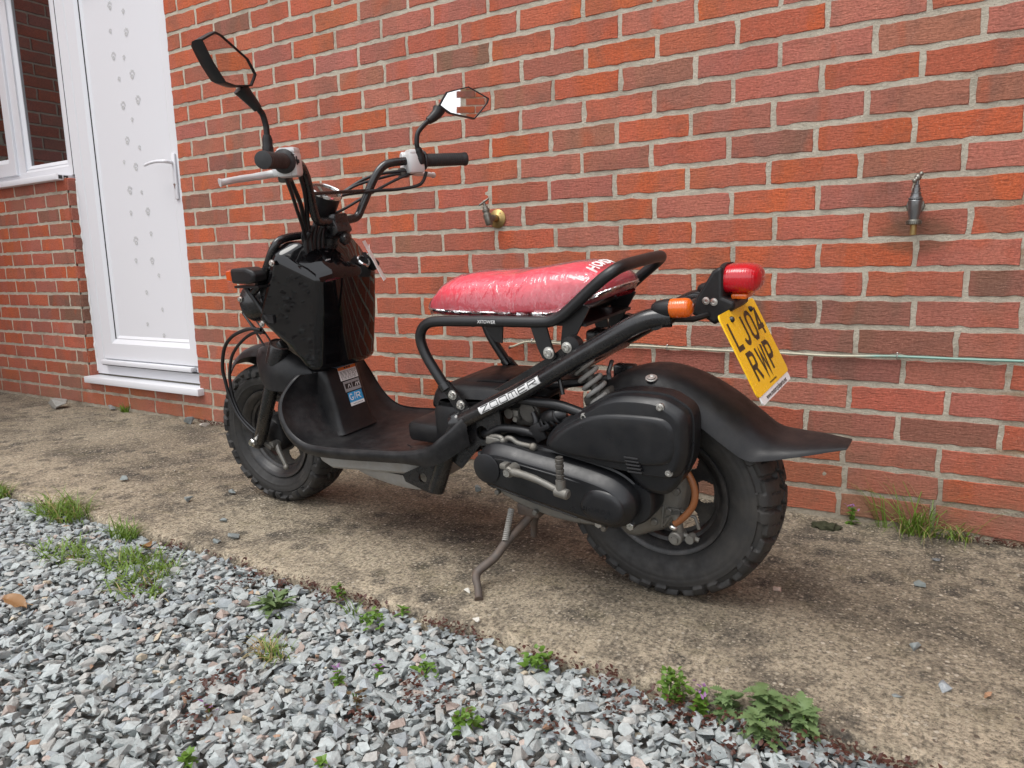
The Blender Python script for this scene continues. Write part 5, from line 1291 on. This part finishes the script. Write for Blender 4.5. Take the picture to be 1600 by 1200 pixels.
# mirrors
def mirror(name_lbl, stem, rads, outline, nrm, glass_in, depth, neck):
    mb = MB(); mb.tube(crom(stem, 6), rads if not isinstance(rads, float) else rads, 12); mb.lathe([(0, -.03), (.011, -.03), (.0125, -.026), (.0125, -.012), (.0115, -.010), (.0115, .004), (.010, .010), (.0085, .014)], stem[0], Vector(stem[1])-Vector(stem[0]), 16)
    st_ = mb.build('mirror', mt['plastic'], sc_, 50); st_['label'] = name_lbl
    N = Vector(nrm).normalized(); O = [Vector(p) for p in outline]; c = sum(O, Vector())/len(O)
    O = [p-N*(p-c).dot(N) for p in O]
    Os = [Vector(p) for p in crom([tuple(p) for p in sum([[O[i].lerp(O[i-1], .10), O[i].lerp(O[(i+1) % len(O)], .10)] for i in range(len(O))], [])], 2, True)]
    def ring(k, e): return [tuple(c+(p-c)*k+N*e) for p in Os]
    mb = MB(); mb.rings([ring(.62, -depth), ring(.80, -depth*.92), ring(.96, -depth*.55), ring(1.0, -.010), ring(1.0, .003), ring(.985, .005), ring(.93, .005), ring(.915, .002)], True, False); sh = mb.build('mirror_shell', mt['plastic'], st_, 40)
    mb = MB(); mb.rings([ring(.92, .0022)], False, True); mb.build('mirror_glass', mt['mirror'], st_, 0)
    mb = MB(); mb.tube(neck, [.010, .0125, .015, .018], 14); mb.build('mirror_neck', mt['plastic'], st_, 50)
    return st_
mirror('left mirror on its long black stem', [(.850, .244, 1.030), (.850, .242, 1.049), (.850, .2415, 1.066), (.850, .246, 1.088), (.848, .254, 1.096), (.845, .264, 1.108)], .0068,
       [(.801, .414, 1.214), (.814, .369, 1.237), (.818, .351, 1.234), (.837, .276, 1.199), (.842, .256, 1.169), (.837, .276, 1.143), (.824, .330, 1.135), (.815, .363, 1.139), (.807, .392, 1.175)], (-.968, -.25, 0), .9, .038,
       [(.843, .262, 1.098), (.846, .272, 1.112), (.848, .284, 1.126), (.850, .296, 1.140)])
mirror('right mirror angled towards the rider', [(.800, -.226, 1.008), (.800, -.220, 1.031), (.799, -.228, 1.060), (.792, -.250, 1.082), (.785, -.270, 1.096)], .0068,
       [(.769, -.292, 1.132), (.753, -.311, 1.166), (.711, -.361, 1.179), (.674, -.405, 1.146), (.678, -.401, 1.132), (.704, -.370, 1.092), (.750, -.314, 1.110)], (-.77, .64, 0), .9, .04,
       [(.788, -.264, 1.092), (.781, -.276, 1.100), (.774, -.288, 1.110), (.772, -.297, 1.122)])
# --- cables
def cable(pts, r=.0038, k=7):
    mb = MB(); mb.tube(crom(pts, k), r, 8); return mb.build('cable', mt['cable'], sc_, 60)
cable([(.835, -.225, .962), (.88, -.16, .95), (.925, -.07, .925), (.96, -.02, .87), (.975, -.01, .82), (.98, 0, .78)])
cable([(.812, -.245, .962), (.85, -.19, .945), (.90, -.11, .905), (.945, -.05, .87), (.985, .00, .845), (.99, .01, .79)])
cable([(.80, -.25, .958), (.815, -.235, .925), (.850, -.18, .915), (.88, -.10, .914), (.92, .0, .90), (.96, .04, .84), (.97, .03, .78)], .0045)
cable([(.83, -.22, .965), (.90, -.15, .958), (.94, -.09, .93), (.985, -.03, .88), (1.0, .0, .83), (1.0, .01, .78)], .0045)
cable([(.825, .23, .955), (.845, .20, .915), (.875, .165, .875), (.915, .12, .835), (.945, .09, .80), (.955, .075, .76)], .0048)
cable([(.835, .215, .965), (.870, .17, .930), (.90, .13, .89), (.93, .10, .85), (.945, .08, .80), (.95, .07, .75)], .006)
cable([(.862, .155, .965), (.885, .125, .92), (.915, .10, .87), (.935, .085, .83), (.945, .075, .78), (.95, .07, .74)], .0055)
for a, b in ((.03, .85), (.045, .83), (.06, .84), (.075, .835), (.085, .82)):
    cable([(.93, a, b), (.945, a+.004, .80), (.955, a, .76), (.97, a-.01, .735)], .0065)
cable([(.94, .095, .835), (.955, .092, .80), (.95, .07, .77), (.935, .03, .765)], .003)
cable([(1.165, .105, .560), (1.22, .108, .560), (1.29, .112, .538), (1.336, .114, .500), (1.362, .114, .440), (1.363, .112, .400), (1.358, .110, .350), (1.335, .107, .290), (1.290, .100, .242), (1.262, .08, .225)], .0052)
cable([(1.165, .095, .550), (1.21, .098, .548), (1.265, .102, .522), (1.318, .104, .478), (1.345, .104, .425), (1.352, .104, .385), (1.350, .103, .335), (1.325, .100, .280), (1.275, .09, .235)], .0046)
cable([(1.08, .13, .72), (1.05, .135, .755), (1.03, .11, .77)], .004)

# --- key tag hanging from the ignition
tg = MB(); TA = Vector((.897, -.064, .783)); TBp = Vector((.835, -.064, .672)); td = (TBp-TA).normalized(); tn = Vector((td.z, 0, -td.x))
tag_pts = []
for u, v in ((.0, .0), (.0, -.042), (.125, -.050), (.125, -.004)): tag_pts.append(TA+td*u+Vector((-.74*v, v, 0)))
tg.rings([[tuple(p) for p in tag_pts], [tuple(p+tn*.002) for p in tag_pts]])
tg.tube([TA+td*.012+Vector((.001, -.02, 0)), Vector((.886, -.075, .752)), Vector((.888, -.062, .745))], .0012, 6)
ko = tg.build('key_tag', mt['decal_white'], None, 30); ko.matrix_world = BM
tag(ko, 'white card tag dangling from the ignition key of the scooter', 'tag')

# ------------------------------------------------------------------ garden taps
def tap_handle(mb, c, ax, cross, L, r):
    c = Vector(c); cross = Vector(cross).normalized(); mb.tube([c-cross*L, c-cross*L*.3, c+cross*L*.3, c+cross*L], [r*.75, r, r, r*.75], 8); mb.ball(c-cross*L, r*1.05, 8); mb.ball(c+cross*L, r*1.05, 8); mb.ball(c, r*1.5, 8)
t1 = empty('garden_tap', (-.996, 0, .866)); tag(t1, 'old brass tap on round plate above the scooter seat', 'tap', 'garden taps on the brick wall')
mb = MB(); mb.lathe([(.012, .012), (.0145, .009), (.029, .006), (.031, .004), (.031, 0)], (0, 0, 0), (0, -1, 0), 28); mb.build('back_plate', mt['brass'], t1, 40)
mb = MB(); mb.cyl((0, -.004, 0), (0, -.034, 0), .0105, 14); mb.build('inlet', mt['brass'], t1, 40)
mb = MB(); mb.tube([(0, -.026, .001), (-.003, -.045, .001), (-.006, -.058, -.001)], [.011, .0125, .012], 14); mb.lathe([(0, -.022), (.010, -.022), (.0125, -.018), (.013, .0), (.0135, .014), (.0105, .017), (.0105, .022), (.013, .024), (.013, .030), (.009, .033), (.008, .040), (.0045, .042), (.0045, .052)], (-.006, -.052, -.001), (-.22, -.06, .97), 18); mb.build('tap_body', mt['tapmetal'], t1, 40)
mb = MB(); tap_handle(mb, (-.0185, -.055, .053), None, (.62, .3, .45), .017, .0034); mb.build('tap_handle', mt['tapmetal'], t1, 50)
for a in (.9, 3.6): 
    mb = MB(); mb.bolt((.021*math.cos(a), -.006, .021*math.sin(a)), (0, -1, 0), .003, .002); mb.build('screw', mt['tapmetal'], t1, 40)
t2 = empty('garden_tap', (.229, 0, .832)); t2.scale = (.86, .86, .92); tag(t2, 'chrome outdoor tap with hose spigot on the right wall', 'tap', 'garden taps on the brick wall')
mb = MB(); mb.cyl((0, .004, .006), (0, -.05, .006), .013, 14, .002); mb.lathe([(.024, 0), (.022, .006), (.014, .010)], (0, .002, .006), (0, -1, 0), 20); mb.build('inlet', mt['tapmetal'], t2, 40)
mb = MB(); mb.lathe([(0, -.030), (.0125, -.030), (.0135, -.022), (.017, -.004), (.0185, .012), (.0185, .020), (.0165, .0225), (.0185, .024), (.0185, .027), (.015, .029), (.013, .036), (.0135, .040), (.0105, .042), (.0105, .052), (.008, .054), (.008, .060), (.0045, .062), (.0045, .072)], (.001, -.052, -.004), (.03, -.05, 1), 24); mb.build('tap_body', mt['tapmetal2'], t2, 35)
mb = MB()
for i in range(24):
    a = 2*math.pi*i/24; mb.box((.001+.0185*math.cos(a), -.051+.0185*math.sin(a), -.040), (.003, .003, .009), Matrix.Rotation(a, 3, 'Z'))
mb.lathe([(0, -.006), (.0175, -.006), (.0185, -.004), (.0185, .004), (.017, .006), (.012, .008)], (.001, -.051, -.040), (0, 0, 1), 24); mb.build('knurled_collar', mt['tapmetal'], t2, 35)
mb = MB(); mb.lathe([(.0055, -.030), (.0080, -.030), (.0085, -.028), (.0085, -.006), (.0092, 0)], (.001, -.051, -.043), (0, 0, 1), 16); mb.build('hose_spigot', mt['brass'], t2, 40)
mb = MB(); tap_handle(mb, (.004, -.056, .075), None, (.50, .55, .62), .014, .0062); mb.build('tap_handle', mt['tapmetal'], t2, 50)

# ------------------------------------------------------------------ thin pipe pinned along the wall
t = NT('two_tone_plastic_pipe'); sx = t.new('ShaderNodeSeparateXYZ'); t.link(t.P(), sx.inputs[0])
c = t.ramp(t.math('ADD', sx.outputs['X'], t.math('MULTIPLY', t.noise(6, 2), .15)), [(.20, (.42, .40, .30)), (.26, (.18, .32, .27))]); t.set(Base_Color=t.mix(t.ramp(t.noise(50, 4), [(.5, 0.0), (.7, .5)]), c, (.25, .22, .16)), Roughness=.45); mt['pipe'] = t.m
pipe_pts = [(-.952, -.012, .438), (-.935, -.014, .441), (-.905, -.010, .452), (-.87, -.008, .4575), (-.75, -.007, .456), (-.60, -.007, .458), (-.46, -.008, .459), (-.30, -.007, .456), (-.14, -.008, .4555), (-.06, -.009, .4565), (.043, -.008, .4545), (.13, -.008, .457), (.21, -.008, .4605), (.35, -.008, .4605), (.48, -.008, .462), (.80, -.008, .466), (1.4, -.008, .47), (2.6, -.008, .47)]
mb = MB(); mb.tube(crom(pipe_pts, 5), .0034, 8); po = mb.build('wall_pipe', mt['pipe'], None, 60); tag(po, 'thin pale plastic pipe running along the brick wall', 'pipe')
for px_, pz_ in ((-.868, .4575), (-.40, .457), (.212, .4605), (.9, .466)):
    mb = MB(); mb.tube([(px_, .001, pz_+.007), (px_, -.012, pz_+.006), (px_, -.0145, pz_), (px_, -.012, pz_-.006), (px_, .001, pz_-.007)], .0014, 6); mb.ball((px_, -.006, pz_+.0085), .0025, 8); mb.build('pipe_clip', mt['bolt'], po, 50)
mb = MB(); mb.tube([(-.952, -.012, .438), (-.956, -.012, .432)], .005, 8); mb.build('pipe_end', mt['steel_rust'], po, 40)

# ------------------------------------------------------------------ plants
def blade(mb, base, ang, L, w, bend, tip=.0, n=5):
    d = Vector((math.cos(ang), math.sin(ang), 0)); sd_ = Vector((-d.y, d.x, 0)); Lp = []; Rp = []; p = Vector(base); el = math.pi/2-abs(bend)*.25; q = random.random
    for i in range(n+1):
        u = i/n; ww = w*(1-u**1.6)*.5+.0002; Lp.append(p+sd_*ww); Rp.append(p-sd_*ww+Vector((0, 0, ww*.3)))
        el -= bend/n*(.6+u); p = p+(d*math.cos(el)+Vector((0, 0, 1))*math.sin(el))*(L/n)
    mb.add(Lp+Rp, [(i, i+1, n+2+i, n+1+i) for i in range(n)])
def grass(name, label, x, y, z, n, L, spread, m='grass', straw=0, bend=(.5, 1.7), w=.0034, seed=1, grp='grass tufts', dirs=None):
    q = random.Random(seed); y = near_edge(y); e = empty(name, (x, y, z)); tag(e, label, 'grass tuft', grp)
    for mm, cnt in ((m, n), ('straw', straw)):
        if not cnt: continue
        mb = MB()
        for i in range(cnt):
            a = q.uniform(0, 6.283) if dirs is None else q.gauss(dirs[0], dirs[1]); r_ = spread*math.sqrt(q.random()); a2 = q.uniform(0, 6.283)
            blade(mb, (r_*math.cos(a2)*1.6, r_*math.sin(a2)*.7, -.01), a, L*q.uniform(.5, 1.15), w*q.uniform(.7, 1.3), q.uniform(*bend))
        o_ = mb.build('blades' if mm != 'straw' else 'dry_blades', mt[mm], e, 60); o_['kind'] = 'stuff'
    return e
GR = -.008
grass('grass_tuft', 'bright grass tuft at the far left edge of the path', -2.40, -1.045, GR, 190, .075, .055, seed=2, straw=25, bend=(.8, 2.0))
grass('grass_tuft', 'tallest grass tuft, at the path edge left of front wheel', -1.95, -1.045, GR, 240, .100, .070, seed=3, straw=30, bend=(.8, 1.9))
grass('grass_tuft', 'short fresh grass tuft beside dead leaf at path edge', -1.615, -1.055, GR, 110, .065, .035, seed=4, straw=6)
grass('grass_tuft', 'wide sprawling grass patch growing through the gravel', -1.36, -1.13, GR, 240, .075, .085, seed=5, straw=16, bend=(.9, 2.0))
grass('grass_tuft', 'loose grass patch left of the sprawling one in gravel', -1.60, -1.17, GR, 150, .070, .080, seed=6, straw=8, bend=(.9, 2.0))
grass('grass_tuft', 'thin grass blades below the sprawling patch in gravel', -1.25, -1.21, GR, 80, .060, .060, seed=7, straw=10, bend=(1.0, 2.1))
grass('grass_tuft', 'half dry straw coloured grass tuft in the gravel', -.745, -1.245, GR, 45, .055, .025, seed=8, straw=55, bend=(.8, 2.0), w=.0026)
grass('grass_tuft', 'few upright grass blades near the rosette weed', -.716, -1.085, GR, 12, .055, .010, seed=9, w=.003)
grass('grass_tuft', 'long grass leaning out from the wall foot at right', .285, -.030, .0, 75, .170, .030, seed=10, straw=22, bend=(.5, 1.8), w=.0032)
grass('grass_tuft', 'thin trailing grass right of the long wall grass', .375, -.025, .0, 26, .13, .020, seed=12, straw=12, bend=(1.0, 2.0), w=.003)
grass('grass_tuft', 'single long stems lying against the wall bricks', .205, -.018, .0, 11, .150, .012, seed=14, straw=0, bend=(.3, .9), w=.0028, dirs=(2.7, .5))
grass('grass_tuft', 'small green sprout at the wall foot below the door', -3.30, -.018, .0, 26, .070, .015, seed=15, bend=(.3, 1.2), w=.007)

def leaf(mb, base, ang, el, L, w, serr=0, curl=.5, n=6, tw=0.0):
    """pointed leaf with a folded midrib; serr>0 gives a toothed margin"""
    d = Vector((math.cos(ang)*math.cos(el), math.sin(ang)*math.cos(el), math.sin(el))); sd_ = Vector((-math.sin(ang), math.cos(ang), 0)); up = d.cross(sd_); up = up if up.z > 0 else -up
    p = Vector(base); A = []; Bm = []; D = []; m = n*(2 if serr else 1)
    for i in range(m+1):
        u = i/m; ww = w*.5*math.sin(math.pi*min(1, u*.92+.08)**.75)
        if serr and i % 2: ww *= (1-serr)
        c = p+d*(L*u)+up*(-curl*L*u*u*.5); A.append(c+sd_*ww+up*ww*.30); Bm.append(c); D.append(c-sd_*ww+up*ww*.30)
    k = m+1; mb.add(A+Bm+D, [(i, i+1, k+i+1, k+i) for i in range(m)]+[(k+i, k+i+1, 2*k+i+1, 2*k+i) for i in range(m)])
def weed(name, label, x, y, z, n, L, w, m, layers=3, h=.02, serr=0, seed=1, el=(.0, .7), flower=0, cat='weed', spread=.0, grp=None, stem='weed', fl_m='purple'):
    q = random.Random(seed); y = near_edge(y); e = empty(name, (x, y, z)); tag(e, label, cat, grp); mb = MB(); ms = MB()
    for l in range(layers):
        u = l/max(1, layers-1); k = max(3, int(n/layers))
        for i in range(k):
            a = 6.283*i/k+q.uniform(-.4, .4)+l*.9; r_ = spread*math.sqrt(q.random()); a2 = q.uniform(0, 6.283)
            leaf(mb, (r_*math.cos(a2), r_*math.sin(a2), h*u+q.uniform(-.003, .003)), a, q.uniform(*el)+.3*u, L*q.uniform(.6, 1.1)*(1-.25*u), w*q.uniform(.7, 1.15), serr, q.uniform(.3, .9))
    mb.build('leaves', mt[m], e, 60)
    for i in range(max(1, int(spread*120)+1)):
        ms.tube([(q.gauss(0, spread*.4), q.gauss(0, spread*.4), -.01), (q.gauss(0, spread*.4), q.gauss(0, spread*.4), h)], .0014, 5)
    ms.build('stems', mt[stem], e, 60)
    if flower:
        mf = MB()
        for i in range(flower):
            a = q.uniform(0, 6.283); b = (q.gauss(0, .008), q.gauss(0, .008), h+q.uniform(.0, .012)); leaf(mf, b, a, .8, .010, .005, 0, .8, 3)
        mf.build('petals', mt[fl_m], e, 60)
    return e
weed('rosette_weed', 'flat sage green rosette weed in gravel near path edge', -.89, -1.11, GR, 34, .055, .016, 'sage', 3, .014, .25, 21, (.0, .6), spread=.018)
weed('weed', 'small round green weed at path edge by sedum', -.81, -1.035, GR, 26, .016, .010, 'weed', 4, .018, 0, 22, spread=.014)
weed('weed', 'low yellow green weed mound below the rosette', -.655, -1.095, GR, 44, .015, .010, 'weed', 4, .016, 0, 23, spread=.026)
weed('weed', 'tiny weed with purple flower in mid gravel', -.562, -1.255, GR, 12, .016, .010, 'weed', 3, .018, 0, 24, flower=7)
weed('weed', 'tiny purple topped weed beside red sedum strands', -.515, -1.20, GR, 14, .016, .010, 'weed', 3, .015, 0, 25, flower=6)
weed('weed', 'spreading small leaved weed in the middle gravel', -.445, -1.152, GR, 22, .017, .011, 'weed', 3, .014, 0, 26, spread=.020)
weed('weed', 'olive bronze weed sprig low in the gravel', -.488, -1.285, GR, 20, .014, .009, 'bronze', 4, .020, 0, 27, spread=.012)
weed('weed', 'bushy two coloured weed with dark top in gravel', -.294, -1.245, GR, 40, .018, .013, 'weed', 4, .022, .2, 28, flower=8, spread=.018, fl_m='bronze')
weed('weed', 'bright green trailing weed below the side stand', -.285, -1.06, GR, 34, .018, .013, 'weed', 3, .014, .1, 29, spread=.026)
weed('weed', 'small green weed at the bottom edge of the gravel', -.42, -1.43, GR, 14, .018, .012, 'weed', 3, .014, 0, 30)
weed('weed', 'pale green weed at lowest left part of the gravel', -.605, -1.52, GR, 16, .020, .014, 'weed', 3, .014, 0, 31)
weed('weed', 'small olive weed beside purple one, lower left gravel', -.679, -1.43, GR, 14, .014, .010, 'bronze', 3, .014, 0, 32, flower=5)
weed('weed', 'tiny star shaped weed on the slab edge', -.63, -1.03, GR, 10, .022, .008, 'weed', 2, .01, 0, 33)
weed('bush_weed', 'round bright green chickweed clump left of the nettles', -.035, -1.04, GR, 120, .013, .009, 'weed', 7, .040, 0, 34, (-.2, 1.0), spread=.022)
weed('dead_nettle', 'dead nettle with purple flowers beside the nettle clump', .012, -1.055, GR, 26, .026, .018, 'weed', 4, .030, .15, 35, flower=9, spread=.014)
weed('dead_nettle', 'small flowering dead nettle at the wall foot, right', .130, -.026, 0, 22, .020, .015, 'weed', 4, .040, .15, 36, flower=10, spread=.006)
for i, (x, y, n, L, lb) in enumerate(((.055, -1.032, 30, .036, 'leftmost nettle of the clump at the slab edge'), (.108, -1.020, 42, .044, 'tallest nettle in the middle of the clump'), (.165, -1.022, 40, .043, 'rightmost nettle of the clump at the slab edge'), (.115, -1.075, 28, .036, 'lowest nettle of the clump, down in the gravel'))):
    weed('nettle', lb, x, y, GR, n, L, L*.56, 'nettle', 5, .030+.008*(i == 1), .52, 40+i, (-.3, .35), cat='nettle', spread=.014, grp='nettles at the slab edge')

# red sedum and moss: ground cover nobody could count
sed = [(-2.084, -1.03), (-1.665, -1.03), (-1.415, -1.035), (-1.183, -1.04), (-1.13, -1.035), (-1.073, -1.037), (-1.01, -1.037), (-.948, -1.035), (-.90, -1.033), (-1.306, -1.035), (-1.24, -1.036), (-1.061, -1.109), (-1.052, -1.074), (-.961, -1.07), (-1.187, -1.265), (-1.236, -1.189), (-.756, -1.37), (-.721, -1.344), (-.746, -1.402), (-.684, -1.458), (-.443, -1.195), (-.405, -1.232), (-.373, -1.203), (-.491, -1.037), (-.432, -1.037), (-.55, -1.037), (-.653, -1.037), (-.71, -1.037), (-.38, -1.037), (-.285, -1.037), (-.243, -1.04), (-.149, -1.04), (-.098, -1.045), (-.2, -1.04), (-.017, -1.05), (.079, -1.06), (.034, -1.075), (.18, -1.037), (.211, -1.045), (-.015, -1.085), (-.071, -1.075), (.115, -1.085), (.25, -1.037), (.273, -1.05), (-.15, -1.08), (-.167, -1.175), (-.228, -1.172), (-.453, -1.319), (-.822, -1.06), (.171, -1.085), (-.101, -1.1), (.234, -1.06), (.047, -1.139), (.33, -1.04), (.40, -1.045), (-1.78, -1.035), (-.78, -1.037), (.16, -1.06), (.09, -1.10)]
mb = MB(); q = random.Random(77)
for x, y in sed:
    edge_ = y > -1.05; y = near_edge(y)
    if edge_ and q.random() < .35: continue
    for i in range(q.randrange(15, 50) if edge_ else 30):
        px_ = x+q.gauss(0, .030 if edge_ else .016); py_ = min(EDGE-.004, y+q.gauss(0, .010 if edge_ else .012)); pz_ = -.014+abs(q.gauss(.008, .009))
        r_ = q.uniform(.0022, .0045)
        leaf(mb, (px_, py_, pz_), q.uniform(0, 6.283), q.uniform(-.2, 1.2), r_*2.6, r_*1.9, 0, .6, 2)
tag(mb.build('sedum_cover', mt['sedum'], None, 60), 'low red brown sedum creeping along the path edge', 'ground cover', kind='stuff')
mb = MB()
for i in range(420):
    x = q.choice((q.uniform(-2.70, -2.15), q.uniform(.36, .75))); leaf(mb, (x, -.008-abs(q.gauss(0, .010)), q.uniform(0, .012)), q.uniform(0, 6.283), q.uniform(.2, 1.3), q.uniform(.008, .022), .005, 0, .5, 2)
tag(mb.build('wall_foot_litter', mt['sedum'], None, 60), 'dry reddish plant litter along the foot of the wall', 'plant litter', kind='stuff')
bm = bmesh.new(); bmesh.ops.create_icosphere(bm, subdivisions=4, radius=1.0)
for v in bm.verts:
    n_ = mnoise.noise(v.co*2.2)*.35+mnoise.noise(v.co*7)*.16; v.co = Vector((v.co.x*.034*(1+n_), v.co.y*.020*(1+n_), max(-.2, v.co.z)*.013*(1+n_*1.5)))
me = bpy.data.meshes.new('moss_clump'); bm.to_mesh(me); bm.free(); me.materials.append(mt['moss']); me.polygons.foreach_set('use_smooth', [True]*len(me.polygons))
o = bpy.data.objects.new('moss_clump', me); C.objects.link(o); o.location = (.075, -.085, .0015); tag(o, 'dark green moss clump on the concrete behind rear wheel', 'moss')

# dead leaves
def dead(label, x, y, z, L, w, ang, seed):
    mb = MB(); n = 8; G = []
    for i in range(n+1):
        u = i/n; ww = w*.5*math.sin(math.pi*(u*.95+.025))**.8; row = []
        for j in range(5):
            v = j/2-1; row.append((L*(u-.5), ww*v*(1+.25*mnoise.noise((u*6, v, seed))), .006*abs(v)**1.5+.010*math.sin(u*3+seed)+.004*mnoise.noise((u*5, v*3, seed))))
        G.append(row)
    mb.sheet(G, .0006); mb.tube([(L*.48, 0, .006), (L*.75, .004, .001)], .0010, 5)
    o = mb.build('dead_leaf', mt['deadleaf'], None, 60); o.location = (x, y, z); o.rotation_euler = (.15, .1, ang); tag(o, label, 'leaf', 'dead leaves on the gravel')
dead('large curled tan leaf on the gravel at far left', -1.387, -1.40, .006, .055, .034, .4, 1.0)
dead('small brown leaf by the grass near path edge', -1.455, -1.055, .006, .045, .022, 1.9, 3.0)

# loose chips on the concrete
def chip(label, x, y, r_, col, seed, grp='stone chips lying on the path'):
    global rnd
    v, f = shapes[seed % len(shapes)]; q = random.Random(seed); r_ *= 1.25; p = v*np.array([r_, r_, r_*1.25]); a = q.uniform(0, 6.283); c, s_ = math.cos(a), math.sin(a); p = p @ np.array([[c, s_, 0], [-s_, c, 0], [0, 0, 1]]); p[:, 2] -= p[:, 2].min()
    me = bpy.data.meshes.new('stone_chip'); me.from_pydata(p.tolist(), [], f.tolist()); at = me.color_attributes.new('Col', 'FLOAT_COLOR', 'CORNER'); at.data.foreach_set('color', np.array([(*col, 1)]*(len(f)*3), np.float32).ravel()); me.materials.append(mt['gravel'])
    o = bpy.data.objects.new('stone_chip', me); C.objects.link(o); o.location = (x, y, -.001); tag(o, label, 'stone', grp)
gc, pc, wc = (.22, .245, .24), (.48, .34, .27), (.60, .57, .50)
chip('flat grey chip in the middle of the right hand concrete', .309, -.657, .015, gc, 3); chip('long pale grey chip nearest the right edge of the concrete', .355, -.775, .016, (.27, .29, .30), 8)
chip('small grey chip below the flat one, near nettles', .289, -.837, .008, gc, 5); chip('grey green chip between wall grass and flat chip', .304, -.363, .014, (.17, .19, .18), 11); chip('dark chip closest to the wall grass', .333, -.192, .010, (.13, .14, .14), 14)
chip('pinkish chip just right of the rear tyre', .04, -.536, .010, pc, 17); chip('orange brown chip at the right edge of the concrete', .417, -.769, .010, (.40, .22, .12), 26)
chip('grey chip on concrete seen below the transmission cover', -.931, -.262, .016, gc, 20); chip('white chip beside the side stand foot', -.554, -.865, .010, wc, 23); chip('white chip at slab edge below the side stand', -.463, -.965, .009, wc, 2)
for i, (x, y, r_, lb) in enumerate(((-1.689, -.765, .016, 'slate chip on concrete midway between grass tuft and front wheel'), (-1.634, -.65, .016, 'slate chip on the concrete nearest the front tyre'), (-1.431, -.833, .012, 'smaller slate chip just above the largest one'), (-1.295, -.899, .020, 'largest slate chip on the concrete below the front wheel'), (-2.095, -.731, .018, 'leftmost slate chip on the open concrete'), (-1.31, -.948, .012, 'slate chip between the largest one and the red sedum'))):
    chip(lb, x, y, r_, gc, 30+i, 'slate chips left of the front wheel')
chip('small white speck of stone at far left on the concrete', -2.044, -.575, .008, wc, 41)
chip('flat pale fragment on the concrete below the window', -3.75, -.12, .050, (.30, .29, .26), 9)
chip('grey pebble at the wall foot below the door sill', -3.42, -.03, .028, (.22, .22, .21), 10); chip('bluish pebble at wall foot right of the door', -2.72, -.05, .030, gc, 12); chip('pale pebble in the litter by the front wheel', -2.60, -.05, .026, wc, 13)
